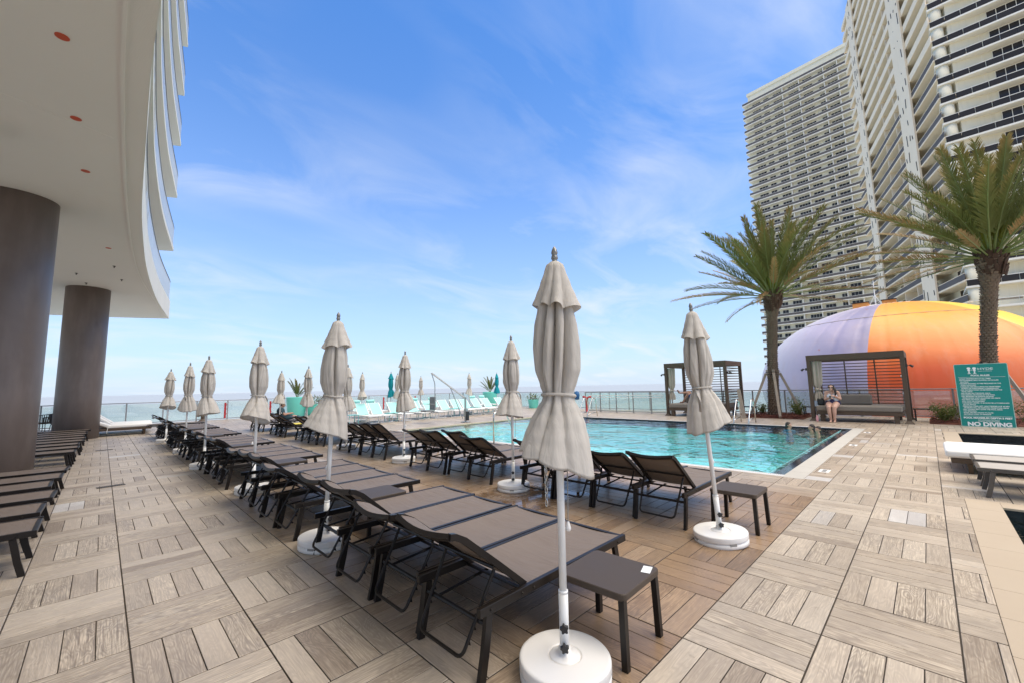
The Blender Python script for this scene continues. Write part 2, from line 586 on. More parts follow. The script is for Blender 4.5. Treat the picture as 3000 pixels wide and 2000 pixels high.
def deck_mat(name, single):
    """wood-look porcelain planks; u runs along the plank"""
    t = NT(name)
    uv = t.node('ShaderNodeUVMap', uv_map='uv')
    if single:
        oi = t.n.new('ShaderNodeObjectInfo')
        rnd, colr = oi.outputs['Random'], oi.outputs['Color']
    else:
        rnd = t.node('ShaderNodeAttribute', 2, attribute_name='rnd')
        colr = t.node('ShaderNodeAttribute', 0, attribute_name='tone')
    sp = t.n.new('ShaderNodeSeparateColor')
    t.l.new(colr, sp.inputs[0])
    brown, pale = sp.outputs[0], sp.outputs[1]
    off = t.node('ShaderNodeCombineXYZ', ins={0: t.math('MULTIPLY', rnd, 173.0), 1: t.math('MULTIPLY', rnd, 71.0), 2: t.math('MULTIPLY', rnd, 37.0)})
    v = t.node('ShaderNodeVectorMath', operation='ADD', ins={0: uv, 1: off})
    wide = t.noise(t.node('ShaderNodeMapping', ins={0: v, 3: (1.6, 7.0, 1)}), 1.0, 2.5, 0.45, 0.35)
    ring = t.math('SINE', t.math('MULTIPLY', wide, 150.0))
    ring = t.ramp(t.math('MULTIPLY_ADD', ring, 0.5, 0.5), [(0.0, 0.0), (0.55, 0.5), (1.0, 1.0)])
    streak = t.noise(t.node('ShaderNodeMapping', ins={0: v, 3: (5.0, 130.0, 1)}), 1.0, 6, 0.65)
    crack = t.noise(t.node('ShaderNodeMapping', ins={0: v, 3: (2.2, 46.0, 1)}), 1.0, 4, 0.7, 0.4)
    blot = t.noise(v, 5.0, 4, 0.6)
    c = t.mix(t.ramp(streak, [(0.36, 0.0), (0.62, 1.0)]), (0.25, 0.20, 0.15), (0.68, 0.59, 0.465))
    strength = t.ramp(blot, [(0.35, 0.12), (0.6, 0.75)])
    c = t.mix(t.math('MULTIPLY', t.math('SUBTRACT', 1.0, ring), strength), c, (0.175, 0.14, 0.11))
    c = t.mix(t.ramp(crack, [(0.55, 0.0), (0.72, 0.75)]), c, (0.12, 0.095, 0.075))
    c = t.mix(t.ramp(blot, [(0.5, 0.0), (0.8, 0.35)]), c, (0.52, 0.47, 0.415))
    # plank to plank difference of the print
    c = t.mix(t.math('MULTIPLY', t.math('FRACT', t.math('MULTIPLY', rnd, 7.31)), 0.6), c, (0.22, 0.172, 0.13))
    c = t.mix(t.math('MULTIPLY', t.math('FRACT', t.math('MULTIPLY', rnd, 3.77)), 0.46), c, (0.68, 0.60, 0.495))
    warm = t.mix(1.0, c, (0.66, 0.51, 0.385), 'MULTIPLY')
    c = t.mix(brown, c, warm)
    c = t.mix(t.math('MULTIPLY', pale, 0.55), c, (0.62, 0.63, 0.64))
    # dirt and damp, in world space
    p = t.pos()
    grime = t.noise(p, 0.9, 5, 0.62)
    c = t.mix(t.ramp(grime, [(0.46, 0.0), (0.74, 0.42)]), c, (0.19, 0.155, 0.125))
    spots = t.noise(p, 7.0, 4, 0.7)
    c = t.mix(t.ramp(spots, [(0.62, 0.0), (0.74, 0.4)]), c, (0.13, 0.105, 0.085))
    d = t.node('ShaderNodeVectorMath', 1, operation='DISTANCE', ins={0: p, 1: (4.55, 4.15, 0)})
    wet = t.math('ADD', t.math('MULTIPLY', d, -0.42), t.math('MULTIPLY', t.noise(p, 1.9, 5, 0.6, 0.5), 1.5))
    wet = t.ramp(wet, [(0.40, 0.0), (0.58, 1.0)])
    c = t.mix(t.math('MULTIPLY', wet, 0.55), c, t.mix(1.0, c, (0.5, 0.42, 0.36), 'MULTIPLY'))
    rough = t.math('ADD', 0.46, t.math('MULTIPLY', t.math('SUBTRACT', streak, 0.5), 0.3))
    rough = t.math('MULTIPLY_ADD', brown, -0.10, rough)
    rough = t.math('MULTIPLY', rough, t.math('SUBTRACT', 1.0, t.math('MULTIPLY', wet, 0.86)))
    h = t.math('ADD', t.math('MULTIPLY', ring, 0.5), streak)
    b = t.bump(h, t.math('MULTIPLY_ADD', wet, -0.16, 0.2), 0.003)
    return t.done(t.bsdf(c, rough, 0, b))


M['plank'] = deck_mat('deck_plank_print', True)
M['planks'] = deck_mat('deck_planks_print', False)
M['grout'] = simple('dark_grout', (0.10, 0.083, 0.068), 0.9, 0, 0.3, 3)


def water_mat(name, tint, rough=0.01, wscale=1.0, bump=0.5):
    t = NT(name)
    p = t.node('ShaderNodeMapping', ins={0: t.pos(), 3: (wscale, wscale, wscale)})
    h = t.math('ADD', t.noise(p, 0.75, 3, 0.55, 0.9), t.math('MULTIPLY', t.noise(p, 3.2, 3, 0.5, 0.7), 0.34))
    nrm = t.bump(h, bump, 0.2)
    tr = t.node('ShaderNodeBsdfTransparent', ins={'Color': tint})
    gl = t.node('ShaderNodeBsdfGlossy', ins={'Color': (1, 1, 1), 'Roughness': rough, 'Normal': nrm})
    fr = t.node('ShaderNodeFresnel', 0, ins={'IOR': 1.33, 'Normal': nrm})
    return t.done(t.node('ShaderNodeMixShader', ins={0: t.math('MULTIPLY_ADD', fr, 1.2, 0.05, clamp=True), 1: tr, 2: gl}))


M['pool_water'] = water_mat('pool_water', (0.70, 0.95, 0.95))


def pool_shell():
    t = NT('pool_plaster')
    p = t.pos()
    ca = t.node('ShaderNodeTexVoronoi', 0, feature='SMOOTH_F1', ins={'Vector': t.mix(0.25, p, t.noise(p, 1.2, 3)), 'Scale': 2.2})
    c = t.mix(t.noise(p, 0.4, 4), (0.26, 0.72, 0.72), (0.36, 0.80, 0.79))
    return t.done(t.bsdf(c, 0.6))


M['pool_shell'] = pool_shell()
M['pool_tile'] = simple('dark_blue_tile', (0.018, 0.022, 0.035), 0.12, 0, 0.5, 12)
M['spa_tile'] = simple('black_spa_tile', (0.012, 0.012, 0.013), 0.15, 0, 0.5, 12)
M['spa_floor'] = simple('green_spa_floor', (0.05, 0.15, 0.11), 0.4)


def sea_mat():
    t = NT('sea_water')
    p = t.pos()
    d = t.node('ShaderNodeVectorMath', 1, operation='LENGTH', ins={0: p})
    f = t.math('MULTIPLY', d, 1 / 900.0, clamp=True)
    c = t.mix(t.ramp(f, [(0.03, 0.0), (0.55, 1.0)]), (0.40, 0.48, 0.46), (0.27, 0.30, 0.335))
    st = t.noise(t.node('ShaderNodeMapping', ins={0: p, 2: (0, 0, radians(35)), 3: (0.004, 0.02, 1)}), 1.0, 5, 0.6)
    c = t.mix(t.math('MULTIPLY', st, 0.35), c, (0.40, 0.45, 0.45))
    h = t.noise(t.node('ShaderNodeMapping', ins={0: p, 2: (0, 0, radians(35)), 3: (0.1, 0.35, 1)}), 1.0, 5, 0.6)
    return t.done(t.bsdf(c, 0.6, 0, t.bump(h, 0.5, 0.5)))


M['sea'] = sea_mat()
M['sand'] = plaster('beach_sand', (0.36, 0.32, 0.26), (0.46, 0.42, 0.35), 0.05, 0.3)

# ------------------------------------------------------------------ sea, ground, podium
GZ = -14.0
g = G()
g.add([(-30000, -30000, GZ - 0.4), (30000, -30000, GZ - 0.4), (30000, 30000, GZ - 0.4), (-30000, 30000, GZ - 0.4)], [(0, 1, 2, 3)])
tag(g.obj('sea', M['sea']), kind='structure')
g = G()
g.add([(-400, -900, GZ), (900, -900, GZ), (900, -20, GZ), (214, 40, GZ), (176, 36, GZ), (40, 8, GZ), (26, 14, GZ), (26, 33, GZ), (-400, 60, GZ)], [tuple(range(9))])
tag(g.obj('ground', M['sand']), kind='structure')

DX0, DX1, DY0, DY1 = -8.0, 23.6, -5.0, 30.2
POOL = (8.1, 17.5, 1.56, 14.75)
SPA1 = (3.2, 8.1, -4.6, -0.19)
SPA2 = (12.4, 17.72, -4.6, -0.16)
BED1 = (20.45, 23.2, 3.75, 6.05)
BED2 = (20.35, 23.2, -4.8, 0.1)
HOLES = [POOL, SPA1, SPA2, BED1, BED2]


def rect_minus(rects, h):
    out = []
    for (a, b, c, d) in rects:
        if h[0] >= b or h[1] <= a or h[2] >= d or h[3] <= c:
            out.append((a, b, c, d))
            continue
        if h[0] > a:
            out.append((a, h[0], c, d))
        if h[1] < b:
            out.append((h[1], b, c, d))
        x0, x1 = max(a, h[0]), min(b, h[1])
        if h[2] > c:
            out.append((x0, x1, c, h[2]))
        if h[3] < d:
            out.append((x0, x1, h[3], d))
    return out


base = [(DX0, DX1, DY0, DY1)]
for h in HOLES:
    base = rect_minus(base, h)
g = G()
for (a, b, c, d) in base:
    g.add([(a, c, -0.012), (b, c, -0.012), (b, d, -0.012), (a, d, -0.012)], [(0, 1, 2, 3)])
deck = g.obj('deck', M['grout'])
tag(deck, kind='structure')
g = G()
for a, b, c, d in ((DX0, DX1, DY0, DY0 + .3), (DX0, DX1, DY1 - .02, DY1 + .25), (DX0 - .3, DX0, DY0, DY1 + .25), (DX1 - .02, DX1 + .25, DY0, DY1 + .25)):
    g.box(a, b, c, d, GZ, -0.02)
tag(g.obj('podium', M['fascia']), kind='structure')

# ---- planks: basket-weave squares of 0.61 m, four planks each
T = 0.61
GX, GY = 0.365 * T, 0.01 * T


def project(p):
    d = Vector(p) - CAM_POS
    z = d.dot(CF)
    if z < 0.05:
        return None
    return 1500 + 1203.1 * d.dot(CR) / z, 1000 - 1203.1 * d.dot(CU) / z, z


PALE = [(4.05, 14.95), (6.72, 0.35), (9.3, 0.3), (11.9, 0.35), (13.9, 1.3), (11.0, 1.35), (-0.28, 8.85), (0.15, 13.4), (0.45, 13.3), (0.8, 12.3), (0.3, 14.8), (0.5, 14.9), (-0.9, 7.0), (8.3, 1.3)]


def tone(x, y):
    b = 0.0
    if y > 1.22:
        b = min(1.0, max(0.0, (x - 1.35) / 0.9))
        if x > 6.6:
            b *= max(0.25, 1 - (x - 6.6) / 1.2)
        b *= max(0.3, 1 - max(0, y - 5.0) / 9.0)
    b = max(0.0, min(1.0, b * random.uniform(0.75, 1.05) + random.uniform(0, 0.12)))
    pale = 0.0
    for px, py in PALE:
        if abs(px - x) < 0.13 and abs(py - y) < 0.13:
            pale = 1.0
    if random.random() < 0.006:
        pale = 0.6
    return b, pale


planks = []
GAP_IN, GAP_OUT = 0.0027, 0.0042
for ix in range(int((DX0 - GX) / T) - 1, int((DX1 - GX) / T) + 1):
    for iy in range(int((DY0 - GY) / T) - 1, int((DY1 - GY) / T) + 1):
        x0, y0 = GX + ix * T, GY + iy * T
        alongx = (ix + iy) % 2 == 0
        for k in range(4):
            w = T / 4
            if alongx:
                r = (x0 + GAP_OUT, x0 + T - GAP_OUT, y0 + k * w + (GAP_OUT if k == 0 else GAP_IN), y0 + (k + 1) * w - (GAP_OUT if k == 3 else GAP_IN))
            else:
                r = (x0 + k * w + (GAP_OUT if k == 0 else GAP_IN), x0 + (k + 1) * w - (GAP_OUT if k == 3 else GAP_IN), y0 + GAP_OUT, y0 + T - GAP_OUT)
            r = (max(r[0], DX0), min(r[1], DX1), max(r[2], DY0), min(r[3], DY1))
            if r[1] - r[0] < 0.02 or r[3] - r[2] < 0.02:
                continue
            rs = [r]
            for h in HOLES:
                rs = rect_minus(rs, h)
            for q in rs:
                if q[1] - q[0] > 0.02 and q[3] - q[2] > 0.02:
                    planks.append((q, alongx))


def shown_area(q):
    c = [project((x, y, 0)) for x, y in ((q[0], q[2]), (q[1], q[2]), (q[1], q[3]), (q[0], q[3]))]
    if any(p is None for p in c):
        return 0
    cx, cy = sum(p[0] for p in c) / 4, sum(p[1] for p in c) / 4
    if not (-40 < cx < 3040 and 0 < cy < 2060):
        return 0
    a = 0
    for i in range(4):
        p, q2 = c[i], c[(i + 1) % 4]
        a += p[0] * q2[1] - p[1] * q2[0]
    return abs(a) / 2


order = sorted(range(len(planks)), key=lambda i: -shown_area(planks[i][0]))
single = set(order[:300])
plank_cache = {}


def plank_geo(L, W, ch=0.0022, th=0.0115):
    x, y = L / 2, W / 2
    v = [(-x, -y, -th), (x, -y, -th), (x, y, -th), (-x, y, -th), (-x, -y, -ch), (x, -y, -ch), (x, y, -ch), (-x, y, -ch),
         (-x + ch, -y + ch, 0), (x - ch, -y + ch, 0), (x - ch, y - ch, 0), (-x + ch, y - ch, 0)]
    f = [(8, 9, 10, 11)]
    for i in range(4):
        j = (i + 1) % 4
        f += [(i, j, 4 + j, 4 + i), (4 + i, 4 + j, 8 + j, 8 + i)]
    return v, f


bigv, bigf, bigr, bigt, biguv, bigm = [], [], [], [], [], []
for i, (q, ax) in enumerate(planks):
    lx, ly = q[1] - q[0], q[3] - q[2]
    L, W = (lx, ly) if ax else (ly, lx)
    cx, cy = (q[0] + q[1]) / 2, (q[2] + q[3]) / 2
    b, pale = tone(cx, cy)
    dz = random.uniform(-0.0009, 0.0009)
    flip = random.random() < 0.5
    ang = (0 if ax else pi / 2) + (pi if flip else 0)
    v, f = plank_geo(L, W)
    if i in single:
        key = (round(L, 3), round(W, 3))
        if key not in plank_cache:
            me = bpy.data.meshes.new('plank')
            me.from_pydata(v, [], f)
            uvl = me.uv_layers.new(name='uv')
            for lp in me.loops:
                co = v[lp.vertex_index]
                uvl.data[lp.index].uv = (co[0], co[1])
            me.materials.append(M['plank'])
            me.materials.append(M['grout'])
            for k_ in (1, 3, 5, 7):
                me.polygons[k_].material_index = 1
            plank_cache[key] = me
        o = link_mesh('plank', plank_cache[key], deck, (cx, cy, dz), (0, 0, ang))
        o.color = (b, pale, 0, 1)
    else:
        n = len(bigv)
        ca, sa = cos(ang), sin(ang)
        bigv += [(cx + ca * p[0] - sa * p[1], cy + sa * p[0] + ca * p[1], p[2] + dz) for p in v]
        r = random.random()
        bigm += [0, 1, 0, 1, 0, 1, 0, 1, 0]
        for fc in f:
            bigf.append([n + k for k in fc])
            bigr.append(r)
            bigt.append((b, pale, 0, 1))
            for k in fc:
                biguv.append((v[k][0], v[k][1]))
me = bpy.data.meshes.new('planks')
me.from_pydata(bigv, [], bigf)
uvl = me.uv_layers.new(name='uv')
uvl.data.foreach_set('uv', [c for p in biguv for c in p])
at = me.attributes.new('rnd', 'FLOAT', 'FACE')
at.data.foreach_set('value', bigr)
at = me.attributes.new('tone', 'FLOAT_COLOR', 'FACE')
at.data.foreach_set('color', [c for p in bigt for c in p])
me.materials.append(M['planks'])
me.materials.append(M['grout'])
me.polygons.foreach_set('material_index', bigm)
o = link_mesh('planks', me, deck)
o['kind'] = 'stuff'

# slot drains let into the walkway
for (x, y) in ((0.21, 10.2), (0.15, 17.0)):
    g = G()
    g.box(-.18, .18, -.06, -.045, 0.001, 0.008)
    g.box(-.18, .18, .045, .06, 0.001, 0.008)
    for k in range(13):
        xx = -.175 + k * .0285
        g.box(xx, xx + .012, -.044, .044, 0.001, 0.007)
    g.obj('drain_grate', M['grate'], deck, (x, y, 0.0015), (0, 0, radians(8)))

# ------------------------------------------------------------------ swimming pool
WZ = -0.055
px0, px1, py0, py1 = POOL
pool = empty('swimming_pool', (px0, py0, 0))
tag(pool, kind='structure')


def P(gm, name, mat):
    o_ = gm.obj(name, mat)
    o_.parent = pool
    o_.matrix_parent_inverse = Matrix.Translation((-px0, -py0, 0))
    return o_


g = G()
ix0, ix1, iy0, iy1 = px0 + .22, px1 - .2, py0 + .60, py1 - .18
g.add([(ix0, iy0, -1.35), (ix1, iy0, -1.35), (ix1, iy1, -1.35), (ix0, iy1, -1.35), (ix0, iy0, -.05), (ix1, iy0, -.05), (ix1, iy1, -.05), (ix0, iy1, -.05)],
      [(0, 1, 2, 3), (0, 4, 5, 1), (1, 5, 6, 2), (2, 6, 7, 3), (3, 7, 4, 0)])
P(g, 'pool_shell', M['pool_shell'])
g = G()
g.add([(ix0, py0 + .50, WZ), (ix1, py0 + .50, WZ), (ix1, iy1, WZ), (ix0, iy1, WZ)], [(0, 1, 2, 3)])
tag(P(g, 'pool_water', M['pool_water']), 'turquoise pool water mirroring the pale sky')
g = G()                                                   # dark tiled beach edge at the right end
g.add([(ix0, py0 + .30, -.004), (ix1, py0 + .30, -.004), (ix1, iy0, -.075), (ix0, iy0, -.075)], [(0, 1, 2, 3)])
g.box(ix0 - .012, ix0, iy0, iy1, -.3, -.012)
g.box(ix1, ix1 + .012, iy0, iy1, -.3, -.012)
P(g, 'tile_band', M['pool_tile'])
for k in range(16):                                        # stone lip, stone by stone
    L = (px1 - px0) / 16
    g = G()
    g.cbox(px0 + k * L + .002, px0 + (k + 1) * L - .002, py0 + .004, py0 + .298, -.03, .002, .003)
    P(g, 'lip_stone', M['pool_lip'])
for k in range(22):
    L = (py1 - py0) / 22
    for xa, xb in ((px0 + .004, px0 + .03), (ix1 + .175, px1 - .004)):
        g = G()
        g.box(xa, xb, py0 + .3 + k * L + .002, min(py1, py0 + .3 + (k + 1) * L - .002), -.03, 0.001)
        P(g, 'coping_stone', M['coping'])
for xa, xb in ((px0 + .032, ix0 - .014), (ix1 + .014, ix1 + .172)):   # white overflow gratings
    g = G()
    n = 430
    for k in range(n):
        y = py0 + .30 + (py1 - py0 - .48) * k / n
        g.box(xa, xb, y, y + .016, -.03, -.004)
    g.box(xa, xa + .012, py0 + .3, py1 - .18, -.03, -.002)
    g.box(xb - .012, xb, py0 + .3, py1 - .18, -.03, -.002)
    tag(P(g, 'overflow_grating', M['white_plastic']), kind='stuff')
g = G()
g.box(px0, px1, py1 - .18, py1 - .005, -.2, -.001)
P(g, 'end_coping', M['coping'])
for (x, y) in ((9.05, 1.42), (13.0, 1.42), (16.3, 1.42)):
    g = G()
    g.box(x - .15, x + .15, y - .075, y + .075, -.01, .0035)
    g.cur = 1
    g.box(x - .10, x - .06, y - .03, y + .03, .0036, .0046)
    g.box(x - .02, x + .03, y - .03, y + .03, .0036, .0046)
    g.box(x + .06, x + .10, y - .03, y + .03, .0036, .0046)
    P(g, 'depth_marker', [M['white_plastic'], M['black_plastic']])

for (hx, sname, nn) in ((SPA1, 'spa_pool', 9), (SPA2, 'spa_pool', 9)):
    a, b, c, d = hx
    s = empty(sname, (a, c, 0))
    tag(s, kind='structure')

    def SP(gm, name, mat):
        o_ = gm.obj(name, mat)
        o_.parent = s
        o_.matrix_parent_inverse = Matrix.Translation((-a, -c, 0))
        return o_
    w = .30
    for k in range(nn):
        L = (b - a) / nn
        g = G()
        g.cbox(a + k * L + .0015, a + (k + 1) * L - .0015, d - w, d - .002, -.05, .004, .003)
        SP(g, 'coping_stone', M['coping'])
    for k in range(7):
        L = (d - w - c) / 7
        for xa, xb in ((b - w + .0015, b - .002), (a + .002, a + w - .0015)):
            g = G()
            g.cbox(xa, xb, c + k * L + .0015, c + (k + 1) * L - .0015, -.05, .004, .003)
            SP(g, 'coping_stone', M['coping'])
    g = G()
    x0, x1, y0, y1 = a + w, b - w, c, d - w
    g.add([(x0, y0, -.7), (x1, y0, -.7), (x1, y1, -.7), (x0, y1, -.7), (x0, y0, -.02), (x1, y0, -.02), (x1, y1, -.02), (x0, y1, -.02)],
          [(0, 4, 5, 1), (1, 5, 6, 2), (2, 6, 7, 3), (3, 7, 4, 0)])
    SP(g, 'spa_wall', M['spa_tile'])
    g = G()
    g.add([(x0, y0, -.69), (x1, y0, -.69), (x1, y1, -.69), (x0, y1, -.69)], [(0, 1, 2, 3)])
    SP(g, 'spa_floor', M['spa_floor'])
    g = G()
    g.add([(x0, y0, -.17), (x1, y0, -.17), (x1, y1, -.17), (x0, y1, -.17)], [(0, 1, 2, 3)])
    SP(g, 'spa_water', M['pool_water'])

# ------------------------------------------------------------------ hotel building on the left


def catmull(pts, n=5):
    out = []
    for i in range(len(pts) - 1):
        p0, p1, p2, p3 = [Vector(pts[max(0, min(len(pts) - 1, j))]) for j in (i - 1, i, i + 1, i + 2)]
        for k in range(n):
            t_ = k / n
            out.append(0.5 * ((2 * p1) + (p2 - p0) * t_ + (2 * p0 - 5 * p1 + 4 * p2 - p3) * t_ ** 2 + (3 * p1 - p0 - 3 * p2 + p3) * t_ ** 3))
    out.append(Vector(pts[-1]))
    return [(p.x, p.y) for p in out]


EDGE = catmull([(.17, -6), (.17, 0), (.17, 5.23), (.18, 6.6), (.25, 8.77), (.35, 11.55), (.51, 14.21), (.82, 18.02), (1.45, 23.33), (2.33, 28.81)])
FAR = [(2.33, 28.81), (.01, 29.98), (-2.2, 30.79), (-6, 32), (-14, 33.5)]
OUT = EDGE + FAR[1:] + [(-14, -6)]
SZ = 5.62
hotel = empty('hotel_building', (-6, 12, 0))
tag(hotel, 'pale hotel building with curved balconies standing on brown columns', 'building')


def H(gm, name, mat, par=None, smooth=False):
    o_ = gm.obj(name, mat)
    o_.parent = par or hotel
    if par is None:
        o_.matrix_parent_inverse = Matrix.Translation((6, -12, 0))
    else:
        o_.matrix_parent_inverse = par.matrix_basis.inverted() if False else Matrix.Identity(4)
    return o_


g = G()
g.prism(OUT, SZ, SZ + .05)
H(g, 'soffit', M['soffit'])
g = G()
outer2 = [(x + .012, y) for x, y in EDGE] + [(x, y + .012) for x, y in FAR[1:]]
inner2 = [(x - .25, y) for x, y in EDGE[:-1]] + [(2.05, 28.6)] + [(x - .1, y - .35) for x, y in FAR[1:]]
g.prism(outer2 + list(reversed(inner2)), SZ + .004, SZ + .97)
H(g, 'fascia', M['fascia'])
g = G()
gro = catmull([(-.09, -6), (-.09, 0), (-.08, 5.47), (-.03, 8.04), (.13, 11.9), (.39, 15.98), (.76, 19.55), (1.53, 24.48), (2.0, 28.2)], 5)
g.path([(x, y, SZ - .006) for x, y in gro], .035, .03)
H(g, 'drip_bead', M['soffit'])
g = G()
for pts in (((-.85, 12.6), (-1.3, 8.8), (-.11, 8.9)),):
    g.bar((-2.6, 7.9, SZ - .001), (-.12, 8.75, SZ - .001), .012, .006)
H(g, 'control_joint', M['soffit'])
for i, (x, y, r) in enumerate(((-.57, 6.55, .055), (-.52, 8.46, .055), (-.46, 10.42, .055), (-.12, 15.67, .055), (-.75, 4.2, .055))):
    g = G()
    g.lathe([(r + .006, 0), (r + .006, -.006), (r, -.008)], 24, (x, y, SZ - .001))
    H(g, 'ceiling_cover', simple('orange_red_cover', (0.50, 0.075, 0.03), 0.5) if i == 0 else bpy.data.materials['orange_red_cover'])
for (x, y) in ((.03, 17.81), (-.85, 19.62), (.25, 19.78), (-.65, 21.14)):
    g = G()
    g.lathe([(.04, 0), (.04, -.012), (.012, -.018), (.012, -.05), (.028, -.055), (.0, -.06)], 10, (x, y, SZ - .001))
    H(g, 'sprinkler', M['frame'])
g = G()
g.cbox(-1.75, -1.42, 9.35, 9.75, SZ - .20, SZ - .06, .01)
g.box(-1.62, -1.55, 9.5, 9.6, SZ - .06, SZ)
g.bar((-1.55, 9.45, SZ - .2), (-1.52, 9.42, SZ - .27), .04, .03)
H(g, 'floodlight', M['white_metal'])
for (x, y) in ((-1.5, 12.85), (-.6, 22.34), (-2.6, 3.4)):
    g = G()
    g.smooth = True
    g.lathe([(.617, 0), (.617, 1.6), (.616, 3.2), (.617, SZ)], 56, (x, y, 0))
    H(g, 'column', M['column'])
wallp = [(x - 1.7, y) for x, y in EDGE if y < 27] + [(.2, 27.6), (-3, 28.6), (-14, 31), (-14, -6)]
g = G()
g.prism(wallp, SZ + .95, 64)
H(g, 'wall', M['fascia'])
zb = [SZ + .97 - .22] + [9.41 + 3.09 * k for k in range(17)]
for k, z in enumerate(zb):
    if k:
        g = G()
        dx = .0
        ol = [(x + dx, y) for x, y in EDGE] + FAR[1:] + [(-14, -6)]
        g.prism(ol, z, z + .22)
        H(g, 'balcony_slab', M['fascia'])
        g = G()
        g.prism([(x - .04, y) for x, y in EDGE[:-1]] + [(2.27, 28.75)] + [(x - .06, y - .1) for x, y in FAR[1:]] + [(-14, -6)], z - .006, z)
        H(g, 'balcony_soffit', M['soffit'])
    g = G()
    line = [(x - .03, y) for x, y in EDGE[:-1]] + [(2.29, 28.78)] + [(x - .02, y - .03) for x, y in FAR[1:4]]
    g.path([(x, y, z + .22 + .52) for x, y in line], .02, 1.02)
    rl = H(g, 'balcony_glass', M['balcony_glass'])
    g = G()
    g.path([(x, y, z + .22 + 1.055) for x, y in line], .045, .035)
    H(g, 'handrail', M['frame'])

# ------------------------------------------------------------------ condominium towers


def tower(name, label, O, yaw, length, depth, zs, fins=(), wins=(), rail='dark', panel=None, strips=(), col=None, top=True, winh=(0.15, 2.35), bal=1.6, end=None, paint=None):
    """local x along the facade, local -y towards the deck; zs = slab top levels"""
    WP = paint or M['tower_white']
    root = empty(name, (O[0], O[1], GZ), yaw)
    tag(root, label, 'building', 'condominium towers beyond the dome')
    L = length

    def put(gm, nm, mat, z=0.0, x=0.0, me=None):
        if me is None:
            me = gm.mesh(nm, *(mat if isinstance(mat, (list, tuple)) else [mat]))
        return link_mesh(nm, me, root, (x, 0, z - GZ))
    z0, z1 = min(zs) - 3.0, max(zs)
    g = G()
    g.box(0.8 if end else 0.0, L, bal, depth, 0, z1 - GZ)
    link_mesh('wall', g.mesh('wall', M['tower']), root)
    g = G()
    g.cbox(0, L, 0, depth - .5, -.26, 0, .015)
    slab = g.mesh('slab', WP)
    g = G()
    g.box(0.08, L - .05, .05, .09, .06, .86)
    if end:
        g.box(0.08, .12, .09, bal, .06, .86)
    dark = g.mesh('railing', M['rail_grey'])
    g = G()
    g.box(0.05, L - .03, .03, .11, .86, .94)
    trail = g.mesh('top_rail', WP)
    g = G()
    g.box(0.0, L, .02, .14, .0, .95)
    solid = g.mesh('parapet', WP)
    nwin = 0
    wm = {}
    for i, z in enumerate(sorted(zs, reverse=True)):
        put(None, 'slab', None, z, me=slab)
        r = rail(i) if callable(rail) else rail
        if r == 'dark':
            put(None, 'railing', None, z, me=dark)
            put(None, 'top_rail', None, z, me=trail)
        elif r == 'panel':
            n = int((L - .2) / panel)
            if 'panel' not in wm:
                gp = G()
                gp.box(.03, panel - .03, .05, .08, .05, .855)
                wm['panel'] = gp.mesh('panel', M['dark_glass'])
            ro = put(None, 'top_rail', None, z, me=trail)
            for k in range(n):
                if i < 26:
                    pp = link_mesh('panel', wm['panel'], ro, (.1 + k * panel, 0, 0))
        else:
            put(None, 'parapet', None, z, me=solid)
        if i == 0:
            continue
        for (wa, wb) in wins:
            key = round(wb - wa, 2)
            if key not in wm:
                gw = G()
                w = wb - wa
                gw.box(0, w, bal - .05, bal - .01, winh[0], winh[1])
                gw.cur = 1
                npn = max(2, int(round(w / 1.0)))
                for q in range(npn + 1):
                    gw.box(w * q / npn - .03, w * q / npn + .03, bal - .09, bal - .051, winh[0], winh[1])
                gw.box(-.05, w + .05, bal - .09, bal - .051, winh[1], winh[1] + .08)
                wm[key] = gw.mesh('window', M['window'], WP)
            if nwin < 300:
                put(None, 'window', None, z, wa, me=wm[key])
                nwin += 1
    for f in fins:
        g = G()
        g.box(f - .09, f + .09, .16, bal, 0, z1 - GZ - .3)
        link_mesh('fin', g.mesh('fin', WP), root)
    for (sa, sb, proud) in strips:
        g = G()
        g.box(sa, sb, -proud, .0, 0, z1 - GZ + .6)
        link_mesh('hoist_strip', g.mesh('hoist_strip', WP), root)
        g = G()
        rr = random.Random(3)
        zz = 1.0
        while zz < z1 - GZ:
            for q in range(4):
                if rr.random() < .62:
                    x = sa + (sb - sa) * (q + .5) / 4 + rr.uniform(-.2, .2)
                    hgt_ = rr.uniform(.6, 2.2)
                    g.bar((x, -proud - .04, zz + rr.uniform(0, .8)), (x + rr.uniform(-.25, .25), -proud - .04, zz + hgt_), .16, .05, (0, 1, 0))
            zz += 3.0
        tag(link_mesh('hoist_slots', g.mesh('hoist_slots', M['dark_glass']), root), kind='stuff')
    if col:
        for (cx_, cy_, r) in col:
            for z in zs:
                g = G()
                g.smooth = True
                if 'col' not in wm:
                    g.lathe([(r, 0), (r, 2.74)], 20, (cx_, cy_, 0))
                    wm['col'] = g.mesh('corner_column', M['tower'])
                put(None, 'corner_column', None, z, me=wm['col'])
    if top:
        g = G()
        g.box(2.2, L, .6, depth, 0, 3.4)
        g.box(1.9, L, .3, depth, 3.4, 4.6)
        put(g, 'roof_block', M['tower'], z1)
    return root


